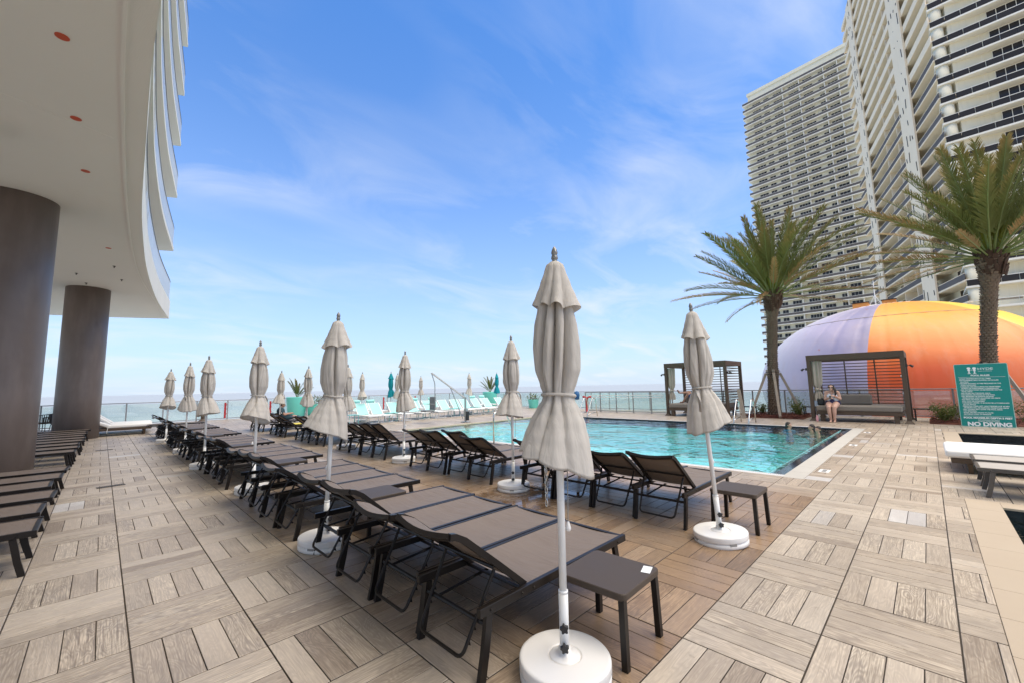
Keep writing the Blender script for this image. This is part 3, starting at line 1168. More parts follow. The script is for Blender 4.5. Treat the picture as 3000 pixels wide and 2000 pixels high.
B_YAW = radians(15.3)
RC = Vector((83.72, -4.87))
bv = Vector((cos(B_YAW), sin(B_YAW)))
far_zs = [115.9 - 3.0 * k for k in range(43)]
tower('condo_tower', 'tallest pale tower farthest back, rows of dark balcony rails from roof to ground',
      (183.25, 44.39), radians(83.9 + 180), 46, 20, far_zs, fins=(14.6, 20.1, 27.8, 31.9, 38.5),
      wins=((3.3, 6.4), (7.4, 9.4), (11.0, 13.9), (16.2, 19.7), (21.0, 24.0), (25.9, 27.5), (28.5, 31.4)), end=True)
E_ = RC + bv * 46.5
mid_zs = [89.9 - 3.0 * k for k in range(34)]
tower('condo_tower', 'middle pale wing seen edge-on, crossed by two white vertical hoist strips',
      (E_.x, E_.y), radians(195.3), 46.4, 9, mid_zs, fins=(21.5, 28.0),
      wins=((1.0, 5.0), (13.0, 16.5), (17.3, 20.8), (22.4, 26.6), (28.8, 31.2), (39.0, 41.5)),
      strips=((6.5, 11.0, .25), (31.8, 37.2, .25)), rail=lambda i: 'solid' if i < 14 else 'dark', top=False, bal=1.9, winh=(.1, 2.5), paint=M['wing_skylight_offset'])
tower('condo_tower', 'nearest pale tower at the right with round corner columns and dark glass balconies',
      (RC.x, RC.y), radians(270), 22, 14, [88.91 - 3.0 * k for k in range(34)], rail='panel', panel=1.55,
      wins=((2.2, 4.6), (5.6, 9.2), (10.2, 14.0)), col=((.78, .80, .66),), top=False, bal=1.45, winh=(.2, 2.55), end=True)

# ------------------------------------------------------------------ painted dome behind the railing
DC = Vector((50, 1.96, 1.03))
DRH, DRV = 10.28, 7.18


NS = 36


def dome_mat():
    t = NT('painted_dome_fabric')
    p = t.coord('Object')
    s = t.n.new('ShaderNodeSeparateXYZ')
    t.l.new(p, s.inputs[0])
    ang = t.math('ARCTAN2', s.outputs[1], t.math('MULTIPLY', s.outputs[0], -1.0))      # 0 towards the deck, + to the left
    hgt_ = t.math('DIVIDE', s.outputs[2], DRV)
    # lavender quarter fades to white toward the left
    lav = t.ramp(t.math('MULTIPLY_ADD', ang, 1 / 2.2, 0.0), [(0.0, (0.21, 0.19, 0.30)), (0.15, (0.26, 0.24, 0.36)), (0.28, (0.38, 0.355, 0.46)), (0.5, (0.60, 0.57, 0.59))])
    lav = t.mix(t.ramp(t.noise(p, 0.25, 3), [(0.45, 0.0), (0.7, 0.5)]), lav, (0.52, 0.44, 0.56))
    org = t.ramp(t.math('MULTIPLY_ADD', hgt_, 0.9, 0.1), [(0.0, (0.50, 0.060, 0.010)), (0.25, (0.57, 0.085, 0.012)), (0.5, (0.66, 0.18, 0.015)), (0.78, (0.72, 0.31, 0.03))])
    org = t.mix(t.ramp(t.math('MULTIPLY', ang, -0.6), [(0.15, 0.0), (0.6, 0.5)]), org, (0.64, 0.23, 0.05))
    left = t.math('GREATER_THAN', t.math('ADD', ang, t.math('MULTIPLY', hgt_, 0.02)), 0.115)
    c = t.mix(left, org, lav)
    yel = t.math('MULTIPLY', t.math('LESS_THAN', t.math('MULTIPLY_ADD', hgt_, -0.55, ang), -1.22), 1.0)
    c = t.mix(yel, c, (0.72, 0.50, 0.05))
    cap = t.math('GREATER_THAN', t.math('ADD', hgt_, t.math('MULTIPLY', t.math('MAXIMUM', ang, 0.0), 0.03)), 0.968)
    c = t.mix(cap, c, (0.82, 0.80, 0.76))
    pan = t.node('ShaderNodeTexWhiteNoise', 0, noise_dimensions='1D', ins={'W': t.math('FLOOR', t.math('MULTIPLY', ang, NS / 2 / pi))})
    c = t.mix(t.math('MULTIPLY', pan, 0.05), c, tuple([0.5, 0.42, 0.40]))
    dirt = t.noise(t.node('ShaderNodeMapping', ins={0: p, 3: (1.4, 1.4, 0.25)}), 1.0, 6, 0.65)
    c = t.mix(t.ramp(dirt, [(0.52, 0.0), (0.8, 0.25)]), c, (0.42, 0.28, 0.20))
    spot = t.noise(p, 1.5, 5, 0.6)
    c = t.mix(t.ramp(spot, [(0.70, 0.0), (0.74, 0.8)]), c, (0.38, 0.11, 0.04))
    return t.done(t.bsdf(c, 0.42, 0, t.bump(t.noise(p, 0.6, 3), 0.25, 0.2)))


g = G()
g.smooth = True


def dome_pt(u, v):
    th = -1.15 + u * (pi / 2 + 1.15)                                    # latitude
    ph = 2 * pi * v
    seg = (v * NS) % 1.0
    k = 1 - 0.004 * (abs(seg - 0.5) * 2) ** 8 + 0.0012 * sin(v * 190) * sin(u * 9)
    return (DRH * cos(th) * cos(ph) * k, DRH * cos(th) * sin(ph) * k, DRV * sin(th) * k)


g.grid(40, NS * 8, dome_pt, True)
dome = empty('painted_dome', (DC.x, DC.y, GZ))
tag(dome, 'giant rounded dome painted lavender, orange and yellow behind the railing', 'dome')
dm = dome_mat()
link_mesh('dome_shell', g.mesh('dome_shell', dm), dome, (0, 0, DC.z - GZ))
g = G()
g.lathe([(4.6, 0), (4.4, DC.z - GZ - 6)], 36)
link_mesh('dome_base', g.mesh('dome_base', M['fascia']), dome)
g = G()
ring = []
for k in range(97):
    a = 2 * pi * k / 96
    th = 0.86
    ring.append((DRH * 1.001 * cos(th) * cos(a), DRH * 1.001 * cos(th) * sin(a), DRV * 1.001 * sin(th)))
g.tube(ring, .02, 5, False)
link_mesh('rope_line', g.mesh('rope_line', M['timber']), dome, (0, 0, DC.z - GZ))
rust = simple('rusty_orange_paint', (0.62, 0.25, 0.06), 0.6, 0, 0.45, 3)
for (x, y, w) in ((-1.6, 1.7, .55), (-1.7, -.2, .45)):
    g = G()
    g.box(-w, w, -w, w, -.25, .20)
    g.cur = 1
    g.cbox(-w - .08, w + .08, -w - .08, w + .08, .20, .28, .03)
    tag(link_mesh('vent_box', g.mesh('vent_box', rust, M['frame']), None, (DC.x + x, DC.y + y, DC.z + DRV - .10)),
        'rusty orange vent box on the dome crown, ' + ('left of the mast' if y > 0 else 'right of the mast'), 'vent box', 'vent boxes on the dome')
g = G()
g.tube([(0, 0, 0), (0, 0, 2.4)], [.05, .025], 8)
for k in range(3):
    a = 2 * pi * k / 3
    g.tube([(0, 0, .9), (.45 * cos(a), .45 * sin(a), 0)], .02, 6)
tag(g.obj('mast', M['white_metal'], None, (DC.x - 1.6, DC.y + .7, DC.z + DRV - .15)), 'thin white tripod mast standing on the dome crown', 'mast')

# ------------------------------------------------------------------ glass railings
rail_idx = 0


def railing(p, q, n, label, name='glass_railing', red=(), sub=False):
    p, q = Vector((*p, 0)), Vector((*q, 0))
    L = (q - p).length
    a = math.atan2(q.y - p.y, q.x - p.x)
    root = empty(name, p, a)
    tag(root, label, 'railing')
    st = L / n
    g = G()
    g.box(-.03, .03, -.012, .012, 0, 1.12)
    g.box(-.06, .06, -.05, .05, 0, .012)
    post = g.mesh('post', M['rail_post'])
    g = G()
    g.box(.034, st - .034, -.006, .006, .10, 1.08)
    pane = g.mesh('pane', M['clear'])
    for k in range(n + 1):
        link_mesh('post', post, root, (k * st, 0, 0))
        if k < n:
            link_mesh('pane', pane, root, (k * st, 0, 0))
    g = G()
    g.cbox(-.03, L + .03, -.03, .03, 1.121, 1.165, .008)
    g.obj('handrail', M['alu'], root)
    g = G()
    g.box(0, L, -.02, .02, .05, .095)
    g.obj('bottom_rail', M['alu'], root)
    for x in red:
        g = G()
        g.box(x - .05, x + .05, -.05, -.035, .08, 1.0)
        for z in (.3, .6, .85):
            g.bar((x + .05, -.05, z), (x + .09, -.05, z + .06), .03, .02)
        g.obj('red_marker', M['red'], root)
    return root


railing((-8, 30), (23.4, 30), 21, 'long glass railing between the far deck edge and the sea', red=(13.33, 15.75, 23.6, 26.4))
railing((23.4, 29.95), (23.4, -4.8), 25, 'glass railing behind the cabanas in front of the dome')
r3 = railing((20.95, 14.8), (20.95, 9.5), 5, 'inner glass fence beside the left cabana with poles along it')
for z, y in ((.98, .08), (.86, .09)):
    g = G()
    g.tube([(0, 0, 0), (4.6, 0, 0)], .015, 8)
    tag(g.obj('pool_pole', M['white_metal'], None, (20.90 - y, 14.4, z), (0, 0, radians(-90))),
        ('upper' if z > .9 else 'lower') + ' white skimmer pole hung along the inner glass fence', 'pole', 'skimmer poles')

# ------------------------------------------------------------------ palms


def leaf_mat(name, c0, c1, tip):
    t = NT(name)
    p = t.coord('Object')
    uv = t.node('ShaderNodeAttribute', 2, attribute_name='along')
    rnd = t.node('ShaderNodeObjectInfo', 5)
    f = t.noise(p, 2.5, 3)
    c = t.mix(f, c0, c1)
    c = t.mix(t.math('MULTIPLY', rnd, 0.35), c, (0.11, 0.12, 0.035))
    c = t.mix(t.math('MULTIPLY', t.ramp(uv, [(0.45, 0.0), (1.0, 1.0)]), t.ramp(t.noise(p, 1.1, 3), [(0.4, 0.1), (0.62, 0.85)])), c, tip)
    df = t.bsdf(c, 0.45, 0, None, **{'Specular IOR Level': 0.2})
    tl = t.node('ShaderNodeBsdfTranslucent', ins={'Color': c})
    return t.done(t.node('ShaderNodeMixShader', ins={0: 0.25, 1: df, 2: tl}))


M['frond'] = leaf_mat('palm_frond_green', (0.09, 0.125, 0.03), (0.20, 0.22, 0.07), (0.37, 0.235, 0.095))
M['frond_new'] = leaf_mat('palm_frond_fresh', (0.16, 0.20, 0.02), (0.24, 0.25, 0.03), (0.24, 0.2, 0.05))
M['frond_dry'] = leaf_mat('palm_frond_dry', (0.28, 0.18, 0.075), (0.42, 0.29, 0.14), (0.38, 0.24, 0.10))
M['bark'] = simple('palm_bark', (0.20, 0.145, 0.10), 0.9, 0, 0.5, 10, 0.8, 40)
M['boot'] = simple('palm_boot_fibre', (0.075, 0.042, 0.026), 0.95, 0, 0.6, 12, 1.0, 50)


def frond_mesh(L, curve, n, mat, rr, leaf=.42, bare=.22, twist=0.5):
    """rachis along +x bending down; leaflets in a V; attribute 'along' 0..1 on points"""
    g = G()
    along = []
    pts = []
    a, x, z = 0.0, 0.0, 0.0
    seg = 26
    for i in range(seg + 1):
        pts.append((x, rr.uniform(-.004, .004), z))
        a = -curve * (i / seg) ** 1.5
        x += L / seg * cos(a)
        z += L / seg * sin(a)
    rad = [.026 * (1 - .85 * i / seg) + .002 for i in range(seg + 1)]
    g.cur = 1
    g.tube(pts, rad, 5, False)
    along += [0.0] * (len(g.v) - len(along))
    g.cur = 0
    V3 = [Vector(p) for p in pts]
    for side in (-1, 1):
        for i in range(n):
            t_ = bare + (1 - bare) * (i + rr.uniform(-.3, .3)) / n
            t_ = min(.999, max(0, t_))
            f = t_ * seg
            k = min(seg - 1, int(f))
            p = V3[k].lerp(V3[k + 1], f - k)
            d = (V3[k + 1] - V3[k]).normalized()
            up = Vector((-d.z, 0, d.x))
            sd_ = Vector((0, side, 0))
            ln = leaf * (0.35 + 0.65 * sin(pi * min(1, .18 + .80 * t_))) * rr.uniform(.8, 1.1)
            lift = rr.uniform(.25, .75)
            ax = (d * rr.uniform(.9, 1.4) + sd_ * rr.uniform(.45, .85) + up * lift).normalized()
            w = .0135 * rr.uniform(.8, 1.25)
            nv = ax.cross(up).normalized() * w
            droop = Vector((0, 0, -rr.uniform(.02, .09)))
            m_ = p + ax * ln * .5
            e_ = p + ax * ln + droop
            g.add([p - nv * .5, p + nv * .5, m_ + nv, m_ - nv, e_], [(0, 1, 2, 3), (3, 2, 4)])
            along += [t_ * .6, t_ * .6, t_ * .8 + .1, t_ * .8 + .1, t_ * .6 + .4]
    me = g.mesh('frond', mat, M['stem'])
    at_ = me.attributes.new('along', 'FLOAT', 'POINT')
    at_.data.foreach_set('value', along)
    return me


rr = random.Random(5)
FR = {'green': [frond_mesh(3.7, c, 96, M['frond'], rr, .55) for c in (.2, .38, .55)],
      'upright': [frond_mesh(3.4, c, 92, M['frond'], rr, .55, .2) for c in (.15, .3)],
      'new': [frond_mesh(1.7, .25, 34, M['frond_new'], rr, .34, .15)],
      'dry': [frond_mesh(3.6, c, 66, M['frond_dry'], rr, .38, .3) for c in (.18, .36)]}


def palm(x, y, crown, lean, label, seed, rz0):
    rr = random.Random(seed)
    root = empty('date_palm', (x, y, 0))
    tag(root, label, 'palm tree', 'staked date palms')
    # trunk: rings of old leaf bases
    g = G()
    g.smooth = False
    rows = int(crown / .085)
    for i in range(rows + 1):
        z = crown * i / rows
        t_ = z / crown
        cx_, cy_ = lean[0] * t_ ** 1.6, lean[1] * t_ ** 1.6
        r = .20 + .06 * (1 - t_) ** 6 - .02 * sin(t_ * pi) + (.16 * max(0, t_ - .82) / .18 if t_ > .82 else 0)
        n = 13
        off = (i % 2) * .5
        for k in range(n):
            a = 2 * pi * (k + off + rr.uniform(-.08, .08)) / n
            da = pi / n * 1.02
            zt = z + rr.uniform(-.008, .012)
            ro = r + rr.uniform(.025, .06)
            h = .075
            p = [(cx_ + q * cos(b), cy_ + q * sin(b), zz) for q, b, zz in ((r * .93, a - da, zt - h), (r * .93, a + da, zt - h), (ro, a + da * .8, zt + h * .55), (ro, a - da * .8, zt + h * .55), (r * .90, a, zt + h * 1.1))]
            g.add(p, [(0, 1, 2, 3), (3, 2, 4)])
    g.lathe([(.21, 0), (.2, crown * .5), (.2, crown)], 12) if lean == (0, 0) else g.tube([(lean[0] * (j / 8) ** 1.6, lean[1] * (j / 8) ** 1.6, crown * j / 8) for j in range(9)], .172, 12)
    g.obj('trunk', M['bark'], root)
    g = G()
    for i in range(150):
        a = rr.uniform(0, 2 * pi)
        z = rr.uniform(-.75, .12)
        r0 = .27 + .11 * (z + .75)
        c = Vector((r0 * cos(a), r0 * sin(a), z))
        d = Vector((cos(a) * .35, sin(a) * .35, 1)).normalized()
        g.bar(c, c + d * rr.uniform(.14, .3), rr.uniform(.04, .09), .03, (cos(a), sin(a), 0))
    g.ball((0, 0, -.28), .33, 12, 1, 1, 1.5)
    g.obj('crown_boot', M['boot'], root, (lean[0], lean[1], crown))
    top = Vector((lean[0], lean[1], crown + .12))
    ga = 2.39996
    N = 66
    for i in range(N):
        t_ = i / (N - 1)
        az = rz0 + i * ga
        el = radians(86 - 88 * t_ ** 1.15 + rr.uniform(-5, 5))
        if i < 6:
            kind = 'new'
        elif t_ > .86:
            kind = 'dry'
        elif t_ > .5 and rr.random() < .36:
            kind = 'dry'
        elif t_ < .45:
            kind = 'upright'
        else:
            kind = 'green'
        me = rr.choice(FR[kind])
        o = link_mesh('frond', me, root, top + Vector((.16 * cos(az), .16 * sin(az), -.15 * t_)))
        rot = Matrix.Rotation(az, 3, 'Z') @ Matrix.Rotation(-el, 3, 'Y') @ Matrix.Rotation(rr.uniform(-.5, .5), 3, 'X')
        o.rotation_euler = rot.to_euler()
        s = rr.uniform(.95, 1.22)
        o.scale = (s, s, s)
    # extra fresh leaves low in the heart
    for i in range(12):
        az = rr.uniform(0, 2 * pi)
        el = radians(rr.uniform(58, 80))
        o = link_mesh('frond', FR['new'][0], root, top + Vector((.18 * cos(az), .18 * sin(az), -.1)))
        o.rotation_euler = (Matrix.Rotation(az, 3, 'Z') @ Matrix.Rotation(-el, 3, 'Y')).to_euler()
        o.scale = (.7, .7, .7)
    return root


palm(21.7, 5.02, 5.45, (0, -.32), 'date palm with dry lower fronds between the two cabanas', 3, .4)
palm(21.5, -1.42, 5.65, (0, -.5), 'date palm at the right edge rising behind the teal sign', 8, 1.9)


def stakes(x, y, rot, h, which):
    root = empty('tree_stakes', (x, y, 0))
    tag(root, which, 'tree stakes', 'timber tree stakes')
    for k in range(4):
        a = rot + k * pi / 2
        g = G()
        p0 = Vector((1.05 * cos(a), 1.05 * sin(a), -.05))
        p1 = Vector((.27 * cos(a), .27 * sin(a), h))
        g.bar(p0, p1, .095, .095)
        g.obj('stake', M['timber'], root)
        g = G()
        d = (p1 - p0).normalized()
        g.bar(p1 - Vector((.1 * cos(a), .1 * sin(a), .22)), p1 + Vector((-.05 * cos(a), -.05 * sin(a), .16)), .10, .045)
        g.obj('batten', M['timber'], root)
    g = G()
    for z in (h - .06, h + .05):
        g.tube([(.29 * cos(q * pi / 10), .29 * sin(q * pi / 10), z) for q in range(21)], .012, 5, False)
    g.obj('strap', M['black_plastic'], root)


stakes(21.65, 4.95, radians(200), 1.95, 'timber props strapped round the palm between the cabanas')
stakes(21.5, -1.5, radians(250), 1.9, 'timber props round the palm behind the teal sign')

# planting beds


def bed(r, label_):
    a, b, c, d = r
    g = G()
    g.smooth = True
    rr = random.Random(2)
    nx, ny = 28, 22
    hz_ = [[rr.uniform(0, .05) for _ in range(ny)] for _ in range(nx)]

    def fn(u, v):
        i, j = int(round(u * (nx - 1))), int(round(v * (ny - 1)))
        e = min(u, 1 - u, v, 1 - v) * 6
        return (a + u * (b - a), c + v * (d - c), -.02 + min(1, e) * (.06 + hz_[i][j]))
    g.grid(nx, ny, fn)
    o = g.obj('planting_bed', M['soil'])
    tag(o, kind='structure')
    g = G()
    for i in range(1500):
        x, y = rr.uniform(a + .05, b - .05), rr.uniform(c + .05, d - .05)
        an = rr.uniform(0, pi)
        z = .07 + rr.uniform(-.02, .05)
        dv = Vector((cos(an), sin(an), rr.uniform(-.2, .2))) * rr.uniform(.03, .08)
        g.bar(Vector((x, y, z)) - dv, Vector((x, y, z)) + dv, .022, .008)
    o = g.obj('bark_chips', M['soil'])
    tag(o, 'red bark chips covering the bed ' + label_, 'mulch', kind='stuff')


bed(BED1, 'under the palm between the cabanas')
bed(BED2, 'behind the teal sign')
M['shrub'] = leaf_mat('shrub_leaf', (0.07, 0.11, 0.03), (0.16, 0.19, 0.055), (0.26, 0.22, 0.07))


def shrub(x, y, h, w, label, seed, n=420, leaf=.06):
    rr = random.Random(seed)
    root = empty('shrub', (x, y, .03))
    tag(root, label, 'shrub', 'low shrubs in the planting beds')
    g = G()
    st = G()
    al = []
    for k in range(14):
        a = rr.uniform(0, 2 * pi)
        e = Vector((w * .8 * cos(a) * rr.random(), w * .8 * sin(a) * rr.random(), h * rr.uniform(.6, 1)))
        st.tube([(0, 0, 0), e * .5 + Vector((0, 0, h * .1)), e], [.012, .008, .004], 5, False)
        for q in range(n // 14):
            t_ = rr.uniform(.25, 1.05)
            p = e * t_ + Vector((rr.gauss(0, w * .18), rr.gauss(0, w * .18), rr.gauss(0, h * .1)))
            p.z = max(.02, p.z)
            d = Vector((rr.uniform(-1, 1), rr.uniform(-1, 1), rr.uniform(-.1, 1))).normalized()
            s = d.cross(Vector((rr.uniform(-1, 1), rr.uniform(-1, 1), rr.uniform(-1, 1)))).normalized() * leaf * .35
            g.add([p, p + d * leaf * .5 + s, p + d * leaf, p + d * leaf * .5 - s], [(0, 1, 2, 3)])
            al += [.2, .5, 1, .5]
    me = g.mesh('foliage', M['shrub'])
    at_ = me.attributes.new('along', 'FLOAT', 'POINT')
    at_.data.foreach_set('value', al)
    link_mesh('foliage', me, root)
    st.obj('stems', M['stem'], root)


shrub(21.9, 4.15, .62, .45, 'yellow-green shrub right of the palm between the cabanas', 1)
shrub(22.5, 5.75, .5, .4, 'small shrub left of the palm between the cabanas', 2)
shrub(22.6, 4.4, .8, .5, 'taller shrub against the railing behind the palm props', 5)
shrub(21.0, -.28, .62, .5, 'yellow-green shrub left of the teal sign', 3, 700)
shrub(21.4, -2.35, .7, .55, 'shrub right of the teal sign', 4, 700)
shrub(22.3, -.6, .6, .5, 'shrub against the railing behind the teal sign', 6)

# ------------------------------------------------------------------ cabanas


def cabana(y0, y1, label, cush_label, curtain_at_left=True):
    x0, x1, Ht, pw = 20.0, 22.25, 2.57, .125
    root = empty('cabana', ((x0 + x1) / 2, (y0 + y1) / 2, 0))
    tag(root, label, 'cabana', 'slatted cabanas by the pool')

    def C(gm, name, mat, par=None):
        o_ = gm.obj(name, mat)
        o_.parent = par or root
        if par is None:
            o_.matrix_parent_inverse = Matrix.Translation((-(x0 + x1) / 2, -(y0 + y1) / 2, 0))
        return o_
    for x in (x0, x1 - pw):
        for y in (y0, y1 - pw):
            g = G()
            g.cbox(x, x + pw, y, y + pw, 0, Ht - .215, .006)
            g.add([(x - .07, y - .07, 0), (x + pw + .07, y - .07, 0), (x + pw + .07, y + pw + .07, 0), (x - .07, y + pw + .07, 0), (x - .004, y - .004, .10), (x + pw + .004, y - .004, .10), (x + pw + .004, y + pw + .004, .10), (x - .004, y + pw + .004, .10)],
                  [(0, 1, 5, 4), (1, 2, 6, 5), (2, 3, 7, 6), (3, 0, 4, 7)])
            C(g, 'post', M['cab_metal'])
    for (a, b, c, d) in ((x0 - .004, x0 + pw + .004, y0 - .004, y1 + .004), (x1 - pw - .004, x1 + .004, y0 - .004, y1 + .004)):
        g = G()
        g.cbox(a, b, c, d, Ht - .215, Ht, .006)
        C(g, 'beam', M['cab_metal'])
    for (c, d) in ((y0 - .004, y0 + pw), (y1 - pw, y1 + .004)):
        g = G()
        g.cbox(x0 + pw + .006, x1 - pw - .006, c, d, Ht - .213, Ht - .002, .006)
        C(g, 'beam', M['cab_metal'])
    ns = 14
    for k in range(ns):                                      # rear and right-hand slats
        z = .62 + k * (Ht - .32 - .62) / (ns - 1)
        g = G()
        g.box(x1 - .08, x1 - .05, y0 + pw, y1 - pw, z - .016, z + .016)
        C(g, 'slat', M['cab_metal'])
        g = G()
        g.box(x0 + pw, x1 - pw, y0 + .05, y0 + .08, z - .016, z + .016)
        C(g, 'slat', M['cab_metal'])
    for f in (1 / 3, 2 / 3):
        yy = y0 + (y1 - y0) * f
        g = G()
        g.box(x1 - .10, x1 - .082, yy - .022, yy + .022, .45, Ht - .216)
        C(g, 'mullion', M['cab_metal'])
    # spot lamps on the outer posts
    for y, s in ((y0 - .01, -1), (y1 + .01, 1)):
        g = G()
        g.box(x0 + .03, x0 + .09, min(y, y + s * .05), max(y, y + s * .05), 1.98, 2.08)
        g.tube([(x0 + .06, y + s * .05, 2.03), (x0 + .06, y + s * .12, 2.03)], .012, 6)
        g.tube([(x0 + .06, y + s * .10, 2.05), (x0 + .06, y + s * .19, 1.98)], [.03, .045], 10)
        C(g, 'spot_lamp', M['black_plastic'])
    # gathered curtain on the left front post
    g = G()
    g.smooth = True
    yc = y1 - pw - .15

    def cur(u, v):
        z = Ht - .24 - u * 1.55
        k = 1 - .55 * math.exp(-((u - .72) / .10) ** 2) - .1 * u
        a = 2 * pi * v
        pl = 1 + .28 * cos(a * 7)
        return (x0 + .20 + .10 * k * cos(a) * pl, yc + .16 * k * sin(a) * pl + .03 * u, z)
    g.grid(26, 84, cur, True)
    cu = C(g, 'curtain', M['curtain'])
    g = G()
    g.tube([(x0 + .2 + .085 * cos(q * pi / 8), yc + .02 + .10 * sin(q * pi / 8), Ht - .24 - 1.10 + .02 * sin(q)) for q in range(17)], .028, 8, False)
    g.ball((x0 + .10, yc + .03, Ht - 1.34), .055, 10)
    C(g, 'curtain_tie', M['curtain'])
    # daybed inside (a thing of its own)
    bed_ = empty('daybed', ((x0 + x1) / 2, (y0 + y1) / 2, 0))
    tag(bed_, cush_label, 'daybed', 'cabana daybeds')

    def D(gm, name, mat):
        o_ = gm.obj(name, mat)
        o_.parent = bed_
        o_.matrix_parent_inverse = Matrix.Translation((-(x0 + x1) / 2, -(y0 + y1) / 2, 0))
        return o_
    a, b = y0 + pw + .06, y1 - pw - .06
    g = G()
    g.cbox(x0 - .12, x1 - pw - .16, a, b, .26, .40, .01)
    D(g, 'platform', M['cab_metal'])
    for x in (x0 - .10, x1 - pw - .30):
        for y in (a + .12, b - .26):
            g = G()
            g.box(x, x + .14, y, y + .14, 0, .26)
            D(g, 'leg', M['cab_metal'])
    g = G()
    g.cbox(x0 - .14, x1 - pw - .18, a + .01, b - .01, .402, .60, .05, 4)
    D(g, 'mattress', M['grey_cushion'])
    g = G()
    yb = (a + b) / 2 + .25
    g.cbox(x0 + .95, x0 + 1.12, yb - .62, yb + .62, .605, 1.0, .05)
    D(g, 'back_cushion', M['grey_cushion'])
    return root


cabana(.52, 3.38, 'slatted bronze cabana in front of the orange dome where a woman sits', 'grey cushioned daybed the woman sits on')
cabana(6.40, 9.30, 'slatted bronze cabana left of the palm against the sea', 'grey cushioned daybed with a person lying on it')

# corded handset hung in the right cabana, low bronze bench behind, items beside the bed
g = G()
g.tube([(0, 0, 0), (.02, .01, -.1), (0, 0, -.35), (.01, 0, -.6)], .012, 6)
g.ball((0, 0, .02), .05, 8)
g.ball((0, 0, -.62), .05, 8)
tag(g.obj('hanging_cord', M['white_plastic'], None, (21.0, .66, 1.65)), 'white cord with knobs hanging at the right post of the cabana', 'cord')


def bench(x, y, L, label, rz=0.0):
    root = empty('bench', (x, y, 0), rz)
    tag(root, label, 'bench', 'low bronze benches')
    g = G()
    g.cbox(-.2, .2, -L / 2, L / 2, .42, .46, .006)
    g.obj('seat', M['frame'], root)
    for s in (-1, 1):
        g = G()
        g.path([(-.17, s * (L / 2 - .05), 0), (-.17, s * (L / 2 - .05), .415), (.17, s * (L / 2 - .05), .415), (.17, s * (L / 2 - .05), 0)], .04, .04, (0, 1, 0))
        g.obj('leg_frame', M['frame'], root)


bench(21.75, .10, .8, 'low dark bench right of the cabana with the woman')
bench(22.1, 3.75, .5, 'low dark bench left of the cabana with the woman')
bench(21.3, 5.95, .6, 'low dark bench right of the left cabana')
g = G()
g.bar((19.95, 5.79, 0), (20.02, 5.95, 1.25), .14, .05)
tag(g.obj('timber_board', M['timber']), 'pale board leaning beside the left cabana', 'board')
# bag and bottle
g = G()
g.cbox(-.16, .16, -.12, .12, 0, .28, .05)
g.tube(arc_path([(-.1, 0, .27), (-.08, 0, .45), (.08, 0, .45), (.1, 0, .27)], .06), .012, 6)
tag(g.obj('handbag', M['black_plastic'], None, (20.25, 3.05, .602)), 'black bag on the daybed left of the woman', 'bag')
g = G()
g.smooth = True
g.lathe([(.04, 0), (.042, .02), (.042, .15), (.02, .2), (.02, .24), (0, .24)], 12)
tag(g.obj('bottle', simple('pink_plastic', (0.7, 0.35, 0.38), 0.35), None, (19.75, 3.16, 0)), 'pink bottle on the deck beside the daybed leg', 'bottle')
g = G()
g.cbox(-.15, .15, -.2, .2, 0, .3, .06)
g.tube(arc_path([(-.1, 0, .29), (-.1, .02, .5), (.1, .02, .5), (.1, 0, .29)], .06), .014, 6)
tag(g.obj('backpack', simple('grey_bag', (0.10, 0.10, 0.11), 0.8), None, (20.35, 7.15, .602)), 'dark backpack at the right end of the left daybed', 'bag')

# ------------------------------------------------------------------ pool rules sign
SX, SY0, SY1, SH = 19.95, -.63, -1.78, 2.0
sign = empty('pool_rules_sign', (SX, (SY0 + SY1) / 2, 0))
tag(sign, 'tall teal pool rules sign reading NO DIVING standing by the spa', 'sign')
W = SY0 - SY1


def rounded(w, h, r, n=5):
    pts = []
    for cx_, cy_, a0 in ((w / 2 - r, h - r, 0), (-w / 2 + r, h - r, pi / 2), (-w / 2 + r, r, pi), (w / 2 - r, r, 1.5 * pi)):
        for k in range(n + 1):
            a = a0 + pi / 2 * k / n
            pts.append((cx_ + r * cos(a), cy_ + r * sin(a)))
    return pts


RZ = Matrix.Rotation(radians(-90), 4, 'Z') @ Matrix.Rotation(radians(90), 4, 'X')   # text plane -> faces -X
g = G()
g.prism(rounded(W, SH, .04), -.02, 0)
o = g.obj('panel', M['sign_green'], sign)
o.matrix_local = RZ
g = G()
oo, ii = rounded(W - .005, SH - .005, .04), rounded(W - .028, SH - .028, .03)
n = len(oo)
g.add([(x, y + .0025, .0015) for x, y in oo] + [(x, y + .014, .0015) for x, y in ii], [[i, (i + 1) % n, n + (i + 1) % n, n + i] for i in range(n)])
o = g.obj('border', simple('sign_border_mint', (0.40, 0.62, 0.55), 0.5), sign)
o.matrix_local = RZ


def text(body, x, y, size, bold=0.0, align='LEFT', maxw=None, mat=None, parent=sign):
    cu_ = bpy.data.curves.new('lettering', 'FONT')
    cu_.body = body
    cu_.size = size
    cu_.align_x = align
    cu_.offset = bold
    tmp = bpy.data.objects.new('tmp', cu_)
    COL.objects.link(tmp)
    dg = bpy.context.evaluated_depsgraph_get()
    me = bpy.data.meshes.new_from_object(tmp.evaluated_get(dg))
    bpy.data.objects.remove(tmp)
    bpy.data.curves.remove(cu_)
    me.name = 'lettering'
    sx = 1.0
    if maxw:
        w_ = max(v.co.x for v in me.vertices) - min(v.co.x for v in me.vertices)
        sx = maxw / w_
    me.materials.clear()
    me.materials.append(mat or M['print_white'])
    o_ = link_mesh('lettering', me, parent)
    o_.matrix_local = RZ @ Matrix.Translation((x, y, .002)) @ Matrix.Diagonal((sx, 1, 1, 1))
    return o_


